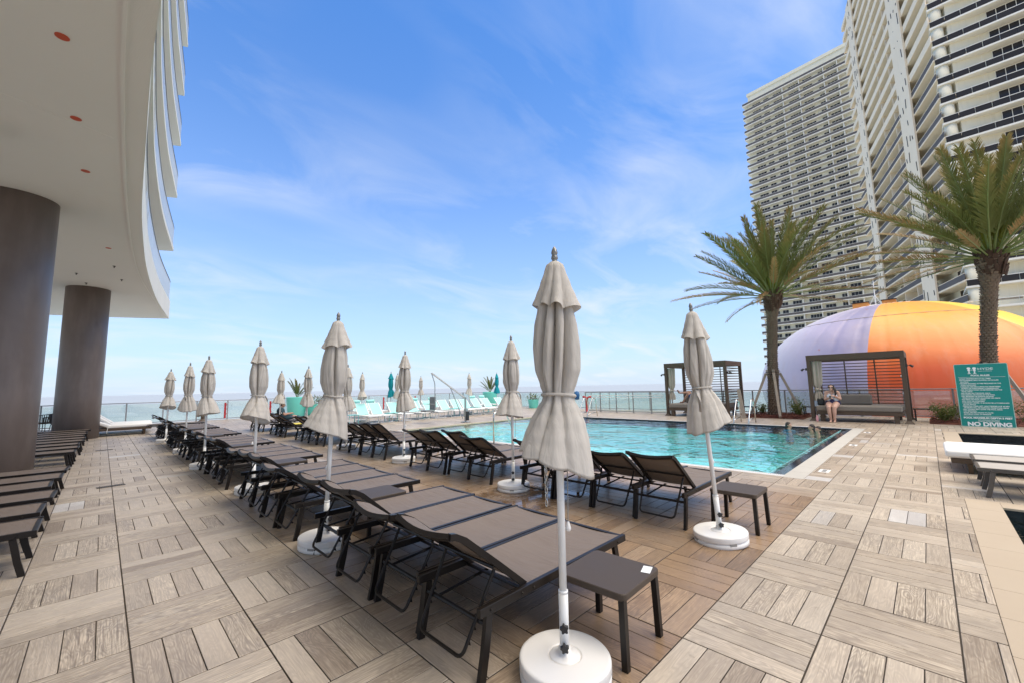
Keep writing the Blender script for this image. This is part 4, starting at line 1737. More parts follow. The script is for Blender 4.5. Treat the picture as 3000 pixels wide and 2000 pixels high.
def rule(x0, x1, y, t_=.006):
    gm = G()
    gm.box(x0, x1, y - t_ / 2, y + t_ / 2, .0015, .0025)
    o_ = gm.obj('rule_line', M['print_white'], sign)
    o_.matrix_local = RZ


text('HYDE', -.06, 1.80, .105, 0, 'LEFT', .32)
text('RESORT & RESIDENCES', -.05, 1.755, .022, .0003, 'LEFT', .29)
for sx_ in (-.245, -.125):                                   # the two-figure emblem
    g = G()
    rr = random.Random(9)
    for (cy_, r_, k) in ((1.86, .042, 1.0), (1.80, .036, .9), (1.745, .026, .8)):
        g.add([(sx_ + r_ * k * cos(a * pi / 8), cy_ + r_ * .85 * sin(a * pi / 8), .002) for a in range(16)], [tuple(range(16))])
    g.box(sx_ - .035, sx_ + .035, 1.685, 1.70, .0018, .0028)
    g.box(sx_ - .008, sx_ + .008, 1.70, 1.74, .0018, .0028)
    o = g.obj('emblem', M['print_white'], sign)
    o.matrix_local = RZ
g = G()
g.box(-.20, -.17, 1.80, 1.815, .0018, .0028)
o = g.obj('emblem', M['print_white'], sign)
o.matrix_local = RZ
text('POOL RULES', -.02, 1.61, .062, .0022, 'CENTER', .40)
rule(-.50, .50, 1.575)
rules = ['\u2022WEAR WRISTBANDS AT ALL TIMES', '\u2022NO RUNNING, BALL PLAYING, OR ROLLER', '  SKATING', '\u2022PROPER BATHING ATTIRE REQUIRED IN THE', '  POOL & JACUZZI',
         '\u2022CABANAS ARE EXCLUSIVE FOR REGISTERED', '  GUESTS OF HYDE RESORT & RESIDENCES', '\u2022NO OUTSIDE FOOD OR BEVERAGES ON THE', '  POOL DECK', '\u2022NO GLASS ON THE POOL DECK',
         '\u2022NO DRINKS OR FOOD IN THE POOL', '\u2022NO SPEAKERS OR RADIOS (SOUND', '  PRODUCING UNIT) ALLOWED ON DECK', '\u2022NO PETS ON POOL DECK', '\u2022NO TOYS OR FLOATERS',
         '\u2022CHILDREN UNDER 12 SHOULD BE ACCOMPANIED', '  BY AN ADULT', '\u2022PERSONAL ITEMS LEFT UNATTENDED FOR 30 MIN', '  OR MORE WILL BE REMOVED FROM POOL DECK', '\u2022NO TOWELS MAY LEAVE THE POOL DECK',
         '\u2022NO SMOKING', '\u2022POOL HOURS: DAWN TO DUSK', '\u2022BATHING LOAD: 74 PERSONS']
for i, s in enumerate(rules):
    text(s, -.49, 1.51 - i * .0515, .043, .0012)
rule(-.50, .52, .335)
text('POOL MAXIMUM DEPTH 5 FEET', .01, .255, .07, .003, 'CENTER', 1.02)
text('NO LIFEGUARD ON DUTY', .03, .205, .032, .0008, 'CENTER', .45)
text('SWIM AT YOUR OWN RISK', .03, .165, .032, .0008, 'CENTER', .45)
text('NO DIVING', .03, .03, .165, .008, 'CENTER', .92)
for yy in (-.4, .4):
    g = G()
    g.box(.021, .07, yy - .03, yy + .03, 0, 1.7)
    g.bar((.05, yy, 1.3), (.55, yy, 0), .04, .04)
    g.obj('prop', M['alu'], sign)

# ------------------------------------------------------------------ loungers


def lounger_proto(angle, name='sun_lounger', fm=None, sm=None, sag=.022):
    """local x: head legs at 0, foot end 1.5; y: 0 .. 0.63"""
    fm, sm = fm or M['frame'], sm or M['sling']
    Wd, zr = .63, .36
    root = empty(name)
    g = G()
    for y in (.018, Wd - .018):
        g.cbox(-.03, 1.5, y - .016, y + .016, zr - .028, zr + .022, .004)
        for x in (.05, .30, .40, .95, 1.38):
            yo = -.0175 if y < .3 else .0175
            g.ball((x, y + yo, zr - .004), .009, 6)
    g.cbox(1.462, 1.498, .036, Wd - .036, zr - .024, zr + .014, .004)
    for x in (.36, .93):
        g.tube([(x, .03, zr - .018), (x, Wd - .03, zr - .018)], .011, 8)
    g.tube([(.035, .02, zr - .085), (.035, Wd - .02, zr - .085)], .014, 8)
    g.tube([(.035, .14, zr - .085), (.60, .14, zr - .04)], .009, 6)
    g.tube([(.035, Wd - .14, zr - .085), (.60, Wd - .14, zr - .04)], .009, 6)
    g.obj('frame', fm, root)
    for sx in (0, 1):
        for y in (.022, Wd - .022):
            g = G()
            if sx == 0:
                pts = [(.045, y, zr - .03), (.036, y, zr * .72), (.015, y, zr * .36), (-.012, y, 0)]
            else:
                pts = [(1.36, y, zr - .03), (1.375, y, zr * .72), (1.40, y, zr * .36), (1.435, y, 0)]
            g.path(pts, .028, .046, (0, 1, 0)) if False else g.path(pts, .046, .028, (0, 1, 0))
            g.obj('leg', fm, root)
    g = G()
    g.smooth = True

    def seat(u, v):
        x = .365 + u * 1.115
        y = .034 + v * (Wd - .068)
        e = sin(pi * v)
        return (x, y, zr + .018 - sag * e * (0.55 + .45 * sin(pi * u)) + (.0 if u < .93 else -.05 * (u - .93)))
    g.grid(14, 9, seat)
    g.obj('seat_sling', sm, root)
    # backrest
    bl = .70
    br = empty('backrest_tmp')
    A = Matrix.Translation((.365, 0, zr + .012)) @ Matrix.Rotation(angle, 4, 'Y')   # -x axis lifted
    bpy.data.objects.remove(br)

    def TB(p):
        return A @ Vector(p)
    g = G()
    for y in (.05, Wd - .05):
        g.path([TB((0, y, 0)), TB((-.3, y, 0)), TB((-.60, y, -.004)), TB((-.67, y, -.018)), TB((-bl, y, -.035))], .03, .036, (0, 0, 1))
    # curved head rail
    g.path([TB((-bl + .006, .05 + (Wd - .10) * k / 8, -.035 - .030 * sin(pi * k / 8))) for k in range(9)], .034, .03, A.to_3x3() @ Vector((0, 0, 1)))
    g.tube([TB((-.30, .05, -.026)), TB((-.30, Wd - .05, -.026))], .011, 8)
    bk = g.obj('backrest', fm, root)
    g = G()
    g.smooth = True

    def back(u, v):
        x = -.012 - u * (bl - .015)
        y = .066 + v * (Wd - .132)
        e = sin(pi * v)
        bend = 0 if u < .84 else -.032 * ((u - .84) / .16) ** 1.4
        return TB((x, y, .013 - sag * e * (.5 + .5 * sin(pi * u)) - (.03 * e * u ** 6) + bend))
    g.grid(14, 9, back)
    g.obj('back_sling', sm, root)
    # ratchet support: U of tube hanging from the back
    g = G()
    if angle > .1:
        t0, t1 = TB((-.26, .08, -.03)), TB((-.26, Wd - .08, -.03))
        b0, b1 = Vector((-.075, .11, .115)), Vector((-.075, Wd - .11, .115))
        g.tube(arc_path([t0, b0, b1, t1], .05), .0105, 8)
        for s, (t_, b_) in enumerate(((t0, b0), (t1, b1))):
            d = (t_ - b_).normalized()
            for k in range(4):
                c = b_ + d * (.08 + .075 * k)
                nrm = Vector((d.z, 0, -d.x))
                g.add([c - d * .012, c + d * .022, c + nrm * .034 - d * .012, c - d * .012 + Vector((0, .008, 0)), c + d * .022 + Vector((0, .008, 0)), c + nrm * .034 - d * .012 + Vector((0, .008, 0))],
                      [(0, 1, 2), (5, 4, 3), (0, 3, 4, 1), (1, 4, 5, 2), (2, 5, 3, 0)])
    else:
        g.tube(arc_path([(.1, .08, zr - .04), (-.25, .11, zr - .05), (-.25, Wd - .11, zr - .05), (.1, Wd - .08, zr - .04)], .05), .0105, 8)
    g.obj('support', fm, root)
    return root


proto_up = [lounger_proto(radians(a)) for a in (39.5, 36.5, 42)]
proto_flat = lounger_proto(radians(1.0))
proto_flat_t = lounger_proto(radians(1.0), 'sun_lounger', M['taupe_metal'], simple('pale_sling', (0.40, 0.37, 0.335), 0.7))
used = {}


def place(proto, loc, rz, label, cat, group, key):
    if key not in used:
        used[key] = True
        o_ = proto
    else:
        o_ = copy_tree(proto)
    o_.location = loc
    o_.rotation_euler = (0, 0, rz)
    tag(o_, label, cat, group)
    return o_


rr = random.Random(21)
row1 = []
for start, n in ((1.81, 4), (4.86, 4), (8.22, 4), (11.35, 4), (14.68, 4), (18.05, 4)):
    row1 += [start + .642 * k for k in range(n)]
for i, y in enumerate(row1):
    k = i % 3
    where = {0: 'beside the nearest umbrella base, closest to the camera'}.get(i, ORD[i] + ' from the near end')
    place(proto_up[k], (1.565 + rr.uniform(-.025, .025), y, 0), rr.uniform(-.014, .014),
          'raised taupe lounger in the walkway row, ' + where, 'sun lounger', 'loungers of the walkway row', 'up%d' % k)
o = place(proto_flat, (1.7, 21.6, 0), 0.02, 'taupe mesh lounger laid flat at the far end of the walkway row', 'sun lounger', 'loungers of the walkway row', 'flat')
row2 = []
for start, n in ((1.97, 4), (5.14, 4), (8.72, 4), (12.25, 4), (15.75, 3), (18.7, 3)):
    row2 += [start + .628 * k for k in range(n)]
for i, y in enumerate(row2):
    k = i % 3
    where = {0: 'rightmost, next to the small table'}.get(i, ORD[i] + ' from the right')
    place(proto_up[k], (4.60 + rr.uniform(-.03, .03), y, 0), rr.uniform(-.03, .03),
          'raised taupe lounger in the poolside row, ' + where, 'sun lounger', 'loungers of the poolside row', 'up%d' % k)
row3 = [5.78, 6.66, 7.52, 8.38, 9.18, 10.06] + [13.2 + .98 * k for k in range(9)]
for i, y in enumerate(row3):
    place(proto_flat, (-1.87 + .012 * max(0, y - 9) + rr.uniform(-.04, .04), y, 0), rr.uniform(-.03, .03),
          'taupe mesh lounger lying flat along the columns, ' + ORD[i] + ' from the camera', 'sun lounger', 'flat loungers by the columns', 'flat')
for i, x in enumerate((8.95, 9.75)):
    place(proto_flat_t, (x, -1.85, 0), radians(90), 'pale flat mesh lounger at the right edge, ' + ('nearer the camera' if i == 0 else 'nearer the white chaise'),
          'sun lounger', 'pale loungers at the right edge', 'flat_t')

# ------------------------------------------------------------------ side tables


def table_proto():
    root = empty('side_table')
    g = G()
    bm = bmesh.new()
    pts = []
    w, r = .235, .035
    for cx_, cy_, a0 in ((w - r, w - r, 0), (-w + r, w - r, pi / 2), (-w + r, -w + r, pi), (w - r, -w + r, 1.5 * pi)):
        for k in range(5):
            a = a0 + pi / 2 * k / 4
            pts.append((cx_ + r * cos(a), cy_ + r * sin(a)))
    n = len(pts)
    g.add([(x * .985, y * .985, .405) for x, y in pts] + [(x, y, .400) for x, y in pts] + [(x, y, .372) for x, y in pts] + [(x * .97, y * .97, .362) for x, y in pts],
          [list(range(n)), list(reversed(range(3 * n, 4 * n)))] + [[j * n + i, (j + 1) * n + i, (j + 1) * n + (i + 1) % n, j * n + (i + 1) % n] for j in range(3) for i in range(n)])
    bm.free()
    g.obj('table_top', M['table'], root)
    for sx in (-1, 1):
        for sy in (-1, 1):
            g = G()
            g.path([(sx * .205, sy * .205, .366), (sx * .208, sy * .208, .30), (sx * .216, sy * .216, 0)], .036, .036)
            g.obj('leg', M['frame'], root)
    return root


M['table'] = simple('brown_resin', (0.075, 0.057, 0.044), 0.5, 0, 0.12, 5, 0.08, 150, spec=0.25)
tp = table_proto()
TB_ = [(2.36, 1.545, 'brown side table with a white sticker beside the nearest umbrella'), (5.11, 1.60, 'brown side table beside the right-hand umbrella by the pool'),
       (2.35, 4.60, 'brown side table in the first gap of the walkway row'), (2.35, 7.85, 'brown side table in the second gap of the walkway row'),
       (2.3, 11.08, 'brown side table in the third gap of the walkway row'), (2.3, 14.35, 'brown side table in the fourth gap of the walkway row'),
       (2.3, 17.7, 'brown side table in the fifth gap of the walkway row'), (5.45, 4.78, 'brown side table with a plastic cup behind the middle umbrella'),
       (5.4, 8.2, 'brown side table in the second gap of the poolside row'), (5.4, 15.35, 'brown side table beside the far poolside umbrella')]
for i, (x, y, lb) in enumerate(TB_):
    place(tp, (x, y, 0), rr.uniform(-.05, .05), lb, 'side table', 'brown side tables', 'table')
g = G()
g.box(-.05, .05, -.028, .028, 0, .0012)
tag(g.obj('paper_sticker', M['print_white'], None, (2.52, 1.365, .4065), (0, 0, .3)), 'white sticker on the corner of the nearest side table', 'sticker')
g = G()
g.smooth = True
g.lathe([(.026, 0), (.038, .10), (.036, .10), (.025, .006), (0, .006)], 16)
tag(g.obj('plastic_cup', glass_mat('clear_plastic', (.9, .9, .9), .45), None, (5.40, 4.72, .4065)), 'clear plastic cup on the table behind the middle umbrella', 'cup')

# ------------------------------------------------------------------ umbrellas


def lerp_prof(pr_, z):
    for a, b in zip(pr_, pr_[1:]):
        if b[0] <= z <= a[0]:
            t_ = (a[0] - z) / (a[0] - b[0])
            t_ = t_ * t_ * (3 - 2 * t_) * .5 + t_ * .5
            return [p * (1 - t_) + q * t_ for p, q in zip(a, b)]
    return list(pr_[-1])


def canopy_meshes(seed, mat, flare=None):
    rr = random.Random(seed)
    NL = 6
    amp = [rr.uniform(.55, 1.35) for _ in range(NL)]
    wid = [rr.uniform(.6, 1.5) for _ in range(NL)]
    tot = sum(wid)
    edges = [0]
    for w in wid:
        edges.append(edges[-1] + w / tot)
    ph1, ph2, ph3 = [rr.uniform(0, 2 * pi) for _ in range(3)]
    if flare is not None:
        ph2 = pi / 2 - flare
    tilt, asym = -rr.uniform(.04, .10), rr.uniform(.10, .28)

    cre = [(rr.random(), rr.uniform(-.22, .22), rr.uniform(.008, .02), rr.uniform(.03, .075), rr.uniform(1.05, 2.1), rr.uniform(.15, .45)) for _ in range(22)]

    def lobe(v):
        v %= 1.0
        for k in range(NL):
            if edges[k] <= v < edges[k + 1]:
                return k, (v - edges[k]) / (edges[k + 1] - edges[k])
        return NL - 1, .999
    body = [(2.22, .075, .30), (2.10, .115, .40), (1.98, .138, .44), (1.84, .150, .42), (1.70, .146, .42), (1.60, .118, .36), (1.545, .098, .26), (1.505, .104, .26), (1.45, .138, .28), (1.36, .180, .17), (1.25, .212, .12), (1.14, .236, .09), (1.09, .245, .08)]
    g = G()
    g.smooth = True
    nu, nv = 60, 208

    def fn(u, v):
        z = 2.22 - u * 1.125
        z_, R, pl = lerp_prof(body, z)
        below = max(0, (1.52 - z) / .43)
        tw = .035 * sin((2.2 - z) * 3 + ph1) + .02 * below * sin(2 * pi * v + ph2)
        k, f = lobe(v + tw)
        q = min(f, 1 - f) * wid[k] / .8
        wcr = .15 + .10 * min(1, below)
        s = 1 - math.exp(-(q / wcr) ** 1.6) + .12 * (sin(pi * f) - .8)
        r = R * (1 - pl * 1.15 * amp[k] * (1 - s))
        r *= 1 + .07 * sin(2 * pi * v * 3 + ph3 + z * 2.2) * (1 if z > 1.6 else .5) + .014 * sin(2 * pi * v * 13 + z * 6)
        r *= 1 + asym * below ** .8 * sin(2 * pi * v + ph2)
        for (c0, sl, w_, dp, zc, zw) in cre:
            e = (v - c0 - sl * (z - 1.52) + .5) % 1.0 - .5
            r *= 1 - dp * (1 if z > 1.5 else .45) * math.exp(-(e / w_) ** 2 - ((z - zc) / zw) ** 2)
        a = 2 * pi * v
        dz = below ** 2 * (tilt * sin(a + ph2) + .018 * (sin(pi * f) - .6) * amp[k])
        return (r * cos(a), r * sin(a), z - dz)
    g.grid(nu, nv, fn, True)
    # hem turned in
    n0 = len(g.v)
    last = g.v[-nv:]
    for (x, y, z) in last:
        g.v.append((x * .90, y * .90, z + .018))
    for j in range(nv):
        a, b = n0 - nv + j, n0 - nv + (j + 1) % nv
        g.face([a, b, b + nv, a + nv])
    me1 = g.mesh('canopy', mat)
    flap = [(2.425, .030, .0), (2.415, .055, .05), (2.36, .072, .10), (2.26, .104, .16), (2.17, .136, .24), (2.10, .165, .32)]
    g = G()
    g.smooth = True

    def fl(u, v):
        z = 2.425 - u * .325
        z_, R, pl = lerp_prof(flap, z)
        k, f = lobe(v + .02 * sin(ph1 + u * 2))
        s = abs(sin(pi * f)) ** .7
        r = R * (1 - pl * amp[k] * (1 - s)) * (1 + .10 * u * sin(2 * pi * v * 2 + ph2) + .05 * u * sin(2 * pi * v * 5 + ph3))
        a = 2 * pi * v
        return (r * cos(a), r * sin(a), z - u ** 2 * (.035 * (s - .5) * -1 + .018 * sin(a + ph3)))
    g.grid(16, 112, fl, True)
    me2 = g.mesh('vent_flap', mat)
    g = G()
    g.smooth = True
    g.tube([(.104 * (1 + .06 * sin(3 * a)) * cos(a), .104 * (1 + .06 * sin(3 * a)) * sin(a), 1.532 + .012 * sin(a + ph1)) for a in [2 * pi * q / 40 for q in range(41)]], [.011] * 41, 6, False)
    a = ph2
    g.path([(.11 * cos(a), .11 * sin(a), 1.53), (.15 * cos(a + .2), .15 * sin(a + .2), 1.47), (.16 * cos(a + .3), .16 * sin(a + .3), 1.36), (.17 * cos(a + .25), .17 * sin(a + .25), 1.28)], .028, .006)
    me3 = g.mesh('tie_band', mat)
    for me in (me1, me2, me3):
        for vv in me.vertices:
            vv.co = (vv.co.x * .9, vv.co.y * .9, vv.co.z * .9 + .147)
    return me1, me2, me3


def umbrella_proto(seed, mat, base=True):
    root = empty('pool_umbrella')
    me1, me2, me3 = canopy_meshes(seed, mat, radians(116) if seed == 1 else None)
    c = link_mesh('canopy', me1, root)
    link_mesh('vent_flap', me2, root)
    link_mesh('tie_band', me3, root)
    g = G()
    g.smooth = True
    g.lathe([(.0, 2.40), (.020, 2.40), (.020, 2.428), (.016, 2.432), (.016, 2.445), (.021, 2.450), (.021, 2.458), (.019, 2.465), (.016, 2.478), (.0195, 2.482), (.020, 2.49), (.015, 2.508), (.006, 2.525), (0, 2.53)][::-1], 14)
    g.v = [(x, y, z - .10) for x, y, z in g.v]
    g.obj('finial', M['finial'], root)
    g = G()
    g.smooth = True
    g.tube([(0, 0, .40), (0, 0, 1.0), (0, 0, 2.32)], .021, 14)
    g.tube([(0, 0, .93), (0, 0, .936)], .0217, 14)
    g.obj('pole', M['white_metal'], root)
    g = G()
    g.smooth = True
    g.tube([(0, 0, .10), (0, 0, .44)], .0265, 14)
    g.tube([(0, 0, .432), (0, 0, .446)], .0275, 14)
    g.obj('lower_tube', M['white_metal'], root)
    for z in (.165, .265) if base else ():
        g = G()
        g.smooth = False
        pts = []
        for k in range(20):
            r = .024 if (k // 2) % 2 == 0 else .017
            pts.append((r * cos(2 * pi * k / 20), r * sin(2 * pi * k / 20)))
        g.prism(pts, 0, .022)
        g.tube([(0, 0, -.02), (0, 0, 0)], .008, 8)
        o_ = g.obj('knob', M['black_plastic'], root, (-.032, -.012, z))
        o_.rotation_euler = (0, radians(-90), radians(22))
    if base:
        g = G()
        g.smooth = True
        g.lathe([(.240, 0), (.248, .005), (.249, .036), (.243, .041), (.236, .043), (.236, .048), (.244, .051), (.2495, .057), (.2505, .062), (.2505, .096), (.2495, .102), (.245, .107), (.238, .1095), (.228, .1105), (.10, .1115), (.094, .1115), (.092, .109), (.088, .100), (.084, .109), (.082, .1115), (.076, .114), (.060, .121), (.036, .126), (.032, .15), (.028, .15)], 56)
        b_ = g.obj('base', M['white_plastic'], root)
        for k in range(4):
            a = radians(20 + 90 * k)
            g = G()
            g.box(-.012, .0045, -.03, .03, -.010, .010)
            g.obj('handle_slot', M['cord'], b_, (.2455 * cos(a), .2455 * sin(a), .045), (0, 0, a))
    g = G()
    g.tube([(.07, -.02, 1.25), (.06, -.022, 1.0), (.058, -.02, .80)], .003, 5)
    pc = g.obj('pull_cord', M['cord'], root)
    g = G()
    g.smooth = True
    g.lathe([(0, .80), (.006, .80), (.016, .765), (.014, .75), (0, .745)][::-1], 10, (.058, -.02, 0))
    g.obj('cord_toggle', M['white_plastic'], pc)
    return root


up = [umbrella_proto(s, M['canvas']) for s in (1, 4, 6, 11, 17, 29)]
upt = umbrella_proto(15, M['teal'])
UM = [(1.893, 1.543, 2.417, 0, 'largest closed beige umbrella, nearest the camera', .4),
      (1.717, 4.517, 2.418, 1, 'closed beige umbrella in the first gap of the walkway row', 2.1),
      (1.80, 7.72, 2.42, 4, 'closed beige umbrella in the second gap of the walkway row', .4),
      (1.64, 11.05, 2.40, 3, 'closed beige umbrella in the third gap of the walkway row', -.5),
      (1.69, 14.4, 2.44, 5, 'closed beige umbrella in the fourth gap of the walkway row', .3),
      (1.585, 17.85, 2.42, 0, 'closed beige umbrella at the far end of the walkway row', .6),
      (4.604, 4.659, 2.392, 3, 'closed beige umbrella in the middle gap of the poolside row', .2),
      (4.494, 1.604, 2.422, 2, 'closed beige umbrella leaning left in front of the pool, rightmost of all', -3.5),
      (4.76, 8.205, 2.432, 5, 'closed beige umbrella between poolside loungers left of the pool corner', .4),
      (4.834, 11.374, 2.30, 1, 'closed beige umbrella hidden behind the second walkway umbrella', .2),
      (4.92, 14.77, 2.43, 4, 'closed beige umbrella before the big turquoise pot', .5),
      (4.90, 17.67, 2.40, 3, 'closed beige umbrella beside the seated man', .5),
      (9.25, 20.0, 2.48, 1, 'closed beige umbrella behind the leftmost aqua loungers', 0),
      (11.2, 20.0, 2.44, 2, 'closed beige umbrella just right of the left teal one', 0),
      (16.0, 25.3, 2.50, 3, 'smallest closed beige umbrella by the far railing', 0),
      (16.1, 20.0, 2.52, 4, 'closed beige umbrella among the right-hand aqua loungers', 0)]
for i, (x, y, hgt_, k, lb, lean) in enumerate(UM):
    o = place(up[k], (x, y, 0), [2.2, 0.6, 3.9, 5.1, 1.5, 3.0][k] + i * 1.3 if i else radians(18.5), lb, 'umbrella', 'closed beige umbrellas', 'umb%d' % k)
    o.scale = (1, 1, hgt_ / 2.43)
    R3 = Matrix.Rotation(radians(lean), 3, Vector((.70, .71, 0))) @ Matrix.Rotation(o.rotation_euler.z, 3, 'Z')
    o.rotation_euler = R3.to_euler()
for i, (x, y, hgt_) in enumerate(((11.09, 20.5, 2.54), (18.88, 20.5, 2.58))):
    o = place(upt, (x, y, 0), 1.1 * i, 'closed teal umbrella, ' + ('left one behind the aqua loungers' if i == 0 else 'right one beside the turquoise pot'), 'umbrella', 'closed teal umbrellas', 'umbt')
    o.scale = (1, 1, hgt_ / 2.43)

# loose chain hanging beside the nearest umbrella pole
g = G()
for k in range(9):
    z = .98 - k * .036
    if k % 2:
        g.tube([(.008 * cos(a), .0, z + .022 * sin(a)) for a in [2 * pi * q / 10 for q in range(11)]], .0028, 5, False)
    else:
        g.tube([(0, .008 * cos(a), z + .022 * sin(a)) for a in [2 * pi * q / 10 for q in range(11)]], .0028, 5, False)
tag(g.obj('chain', M['steel'], None, (1.845, 1.60, .22)), 'short chain hanging beside the nearest umbrella pole', 'chain')

# ------------------------------------------------------------------ aqua loungers beyond the pool


def aqua_proto(pillow):
    root = empty('sun_lounger')
    Wd, zr = .66, .36
    g = G()
    for y in (.018, Wd - .018):
        g.cbox(.0, 1.75, y - .018, y + .018, zr - .025, zr + .02, .004)
    g.cbox(1.715, 1.749, .037, Wd - .037, zr - .024, zr + .018, .004)
    g.obj('frame', M['white_metal'], root)
    for x in (.25, 1.45):
        g = G()
        g.path([(x, .02, zr - .026), (x, .02, .018), (x, Wd - .02, .018), (x, Wd - .02, zr - .026)], .034, .034, (1, 0, 0))
        g.obj('leg', M['white_metal'], root)
    g = G()
    g.smooth = True
    g.grid(8, 6, lambda u, v: (.52 + u * 1.2, .036 + v * (Wd - .072), zr + .016 - .015 * sin(pi * v)))
    g.obj('seat_sling', simple('white_mesh', (0.74, 0.78, 0.77), 0.7) if 'white_mesh' not in bpy.data.materials else bpy.data.materials['white_mesh'], root)
    A = Matrix.Translation((.52, 0, zr + .01)) @ Matrix.Rotation(radians(47), 4, 'Y')
    g = G()
    for y in (.045, Wd - .045):
        g.bar(A @ Vector((0, y, 0)), A @ Vector((-.74, y, 0)), .03, .035)
    g.bar(A @ Vector((-.735, .06, 0)), A @ Vector((-.735, Wd - .06, 0)), .03, .03)
    g.bar(A @ Vector((-.3, .06, -.02)), (.12, .08, zr - .02), .02, .02)
    g.bar(A @ Vector((-.3, Wd - .06, -.02)), (.12, Wd - .08, zr - .02), .02, .02)
    g.obj('backrest', M['white_metal'], root)
    g = G()
    g.smooth = True
    g.grid(8, 6, lambda u, v: A @ Vector((-.02 - u * .71, .06 + v * (Wd - .12), .014 - .015 * sin(pi * v))))
    g.obj('back_sling', M['aqua'], root)
    if pillow:
        g = G()
        g.smooth = True
        c = A @ Vector((-.70, 0, .06))
        g.tube([(c.x, .06, c.z), (c.x, .09, c.z), (c.x, Wd - .09, c.z), (c.x, Wd - .06, c.z)], [.05, .08, .08, .05], 14)
        g.obj('roll_pillow', M['aqua'], root)
    return root


aq, aqp = aqua_proto(False), aqua_proto(True)
xs = [8.78, 9.50, 10.5, 11.6, 12.6, 13.65, 14.5, 15.2, 16.05, 16.9, 18.05]
for i, x in enumerate(xs):
    place(aq, (x, 20.0, 0), radians(-90), 'aqua lounger in the front row beyond the pool, ' + ORD[i] + ' from the left', 'sun lounger', 'aqua loungers of the front row', 'aq')
    # local y runs to +x after the turn
for i, x in enumerate((10.3, 11.2, 14.2, 15.55, 19.1, 20.0)):
    place(aqp, (x, 23.9, 0), radians(-90), 'aqua lounger with a roll pillow in the back row, ' + ORD[i] + ' from the left', 'sun lounger', 'aqua loungers of the back row', 'aqp')


def aqua_table():
    root = empty('side_table')
    g = G()
    g.cbox(-.24, .24, -.24, .24, .40, .43, .005)
    g.obj('table_top', M['aqua_metal'], root)
    for s in (-1, 1):
        g = G()
        g.bar((s * .22, -.22, .40), (s * .22, -.22, 0), .025, .025)
        g.bar((s * .22, .22, .40), (s * .22, .22, 0), .025, .025)
        g.bar((s * .22, -.208, .013), (s * .22, .208, .013), .025, .025)
        g.obj('leg_frame', M['aqua_metal'], root)
    return root


at_ = aqua_table()
for i, (x, y) in enumerate(((8.45, 19.3), (10.3, 19.0), (12.42, 19.3), (14.42, 19.3), (15.98, 19.6), (17.9, 20.3))):
    place(at_, (x, y, 0), 0.02 * i, 'small teal metal side table among the aqua loungers, ' + ORD[i] + ' from the left', 'side table', 'teal side tables', 'aqt')

# ------------------------------------------------------------------ cushioned chaises


def chaise_proto(raised, Wd=.82):
    root = empty('chaise')
    g = G()
    g.cbox(0, 1.95, 0, Wd, .20, .30, .008)
    g.obj('frame', M['cab_metal'], root)
    for x in (.12, 1.65):
        g = G()
        g.path([(x + .09, .06, .20), (x + .09, .06, .03), (x + .09, Wd - .06, .03), (x + .09, Wd - .06, .20)], .16, .06, (1, 0, 0))
        g.obj('leg', M['cab_metal'], root)
    if raised:
        g = G()
        g.cbox(.62, 1.97, .01, Wd - .01, .302, .42, .04, 3)
        g.obj('seat_cushion', M['cushion'], root)
        g = G()
        g.cbox(-.70, 0, .01, Wd - .01, 0, .12, .04, 3)
        o_ = g.obj('back_cushion', M['cushion'], root, (.68, 0, .315), (0, radians(raised), 0))
        g = G()
        g.box(-.66, 0, .03, Wd - .03, -.03, -.004)
        g.obj('back_board', M['cab_metal'], o_)
        g = G()
        g.tube([(.66, -.012, .36), (.66, -.02, .30), (.64, -.02, .12)], .012, 6)
        g.obj('cushion_tie', M['cushion'], root)
    else:
        g = G()
        g.cbox(-.06, 1.99, -.02, Wd + .02, .302, .47, .06, 5)
        g.obj('seat_cushion', M['cushion'], root)
    return root


cp = [chaise_proto(24), chaise_proto(38)]
for i, (y, k) in enumerate(((22.55, 0), (23.55, 1), (24.5, 1))):
    place(cp[k], (-.42 + .06 * i, y, 0), 0.0, 'white cushioned chaise behind the far column, ' + ['nearest the camera with a low back', 'middle of the three', 'nearest the railing'][i], 'chaise', 'white chaises behind the far column', 'ch%d' % k)
c3 = chaise_proto(0, 1.3)
c3.scale = (1, 1, .8)
c3.location = (10.15, -.15, 0)
c3.rotation_euler = (0, 0, radians(-90))
tag(c3, 'white cushioned chaise lying flat between the two spa pools', 'chaise')

# rope armchairs half hidden by the far column


def rope_chair():
    root = empty('rope_armchair')
    g = G()
    ring = [(.33 * cos(a), .33 * sin(a), .72 + .06 * cos(a)) for a in [radians(-150 + 300 * k / 24) for k in range(25)]]
    ring2 = [(.27 * cos(a), .27 * sin(a), .40) for a in [radians(-150 + 300 * k / 24) for k in range(25)]]
    g.tube(ring, .016, 8)
    g.tube(ring2, .014, 8)
    g.obj('frame', M['frame'], root)
    for k in range(25):
        g = G()
        g.bar(ring[k], ring2[k], .028, .012)
        g.obj('rope_strap', M['rope'], root)
    g = G()
    g.lathe([(0, .38), (.27, .38), (.28, .41), (.26, .45), (0, .455)], 24)
    g.obj('seat', M['rope'], root)
    for k in range(4):
        a = pi / 4 + k * pi / 2
        g = G()
        g.tube([(.23 * cos(a), .23 * sin(a), .39), (.29 * cos(a), .29 * sin(a), 0)], .014, 8)
        g.obj('leg', M['frame'], root)
    return root


rc = rope_chair()
place(rc, (-1.75, 27.9, 0), 1.0, 'dark rope armchair left of the far column, nearer one', 'armchair', 'dark rope armchairs', 'rope')
place(rc, (-1.35, 28.7, 0), 2.2, 'dark rope armchair left of the far column, farther one', 'armchair', 'dark rope armchairs', 'rope')

# ------------------------------------------------------------------ pots and plants


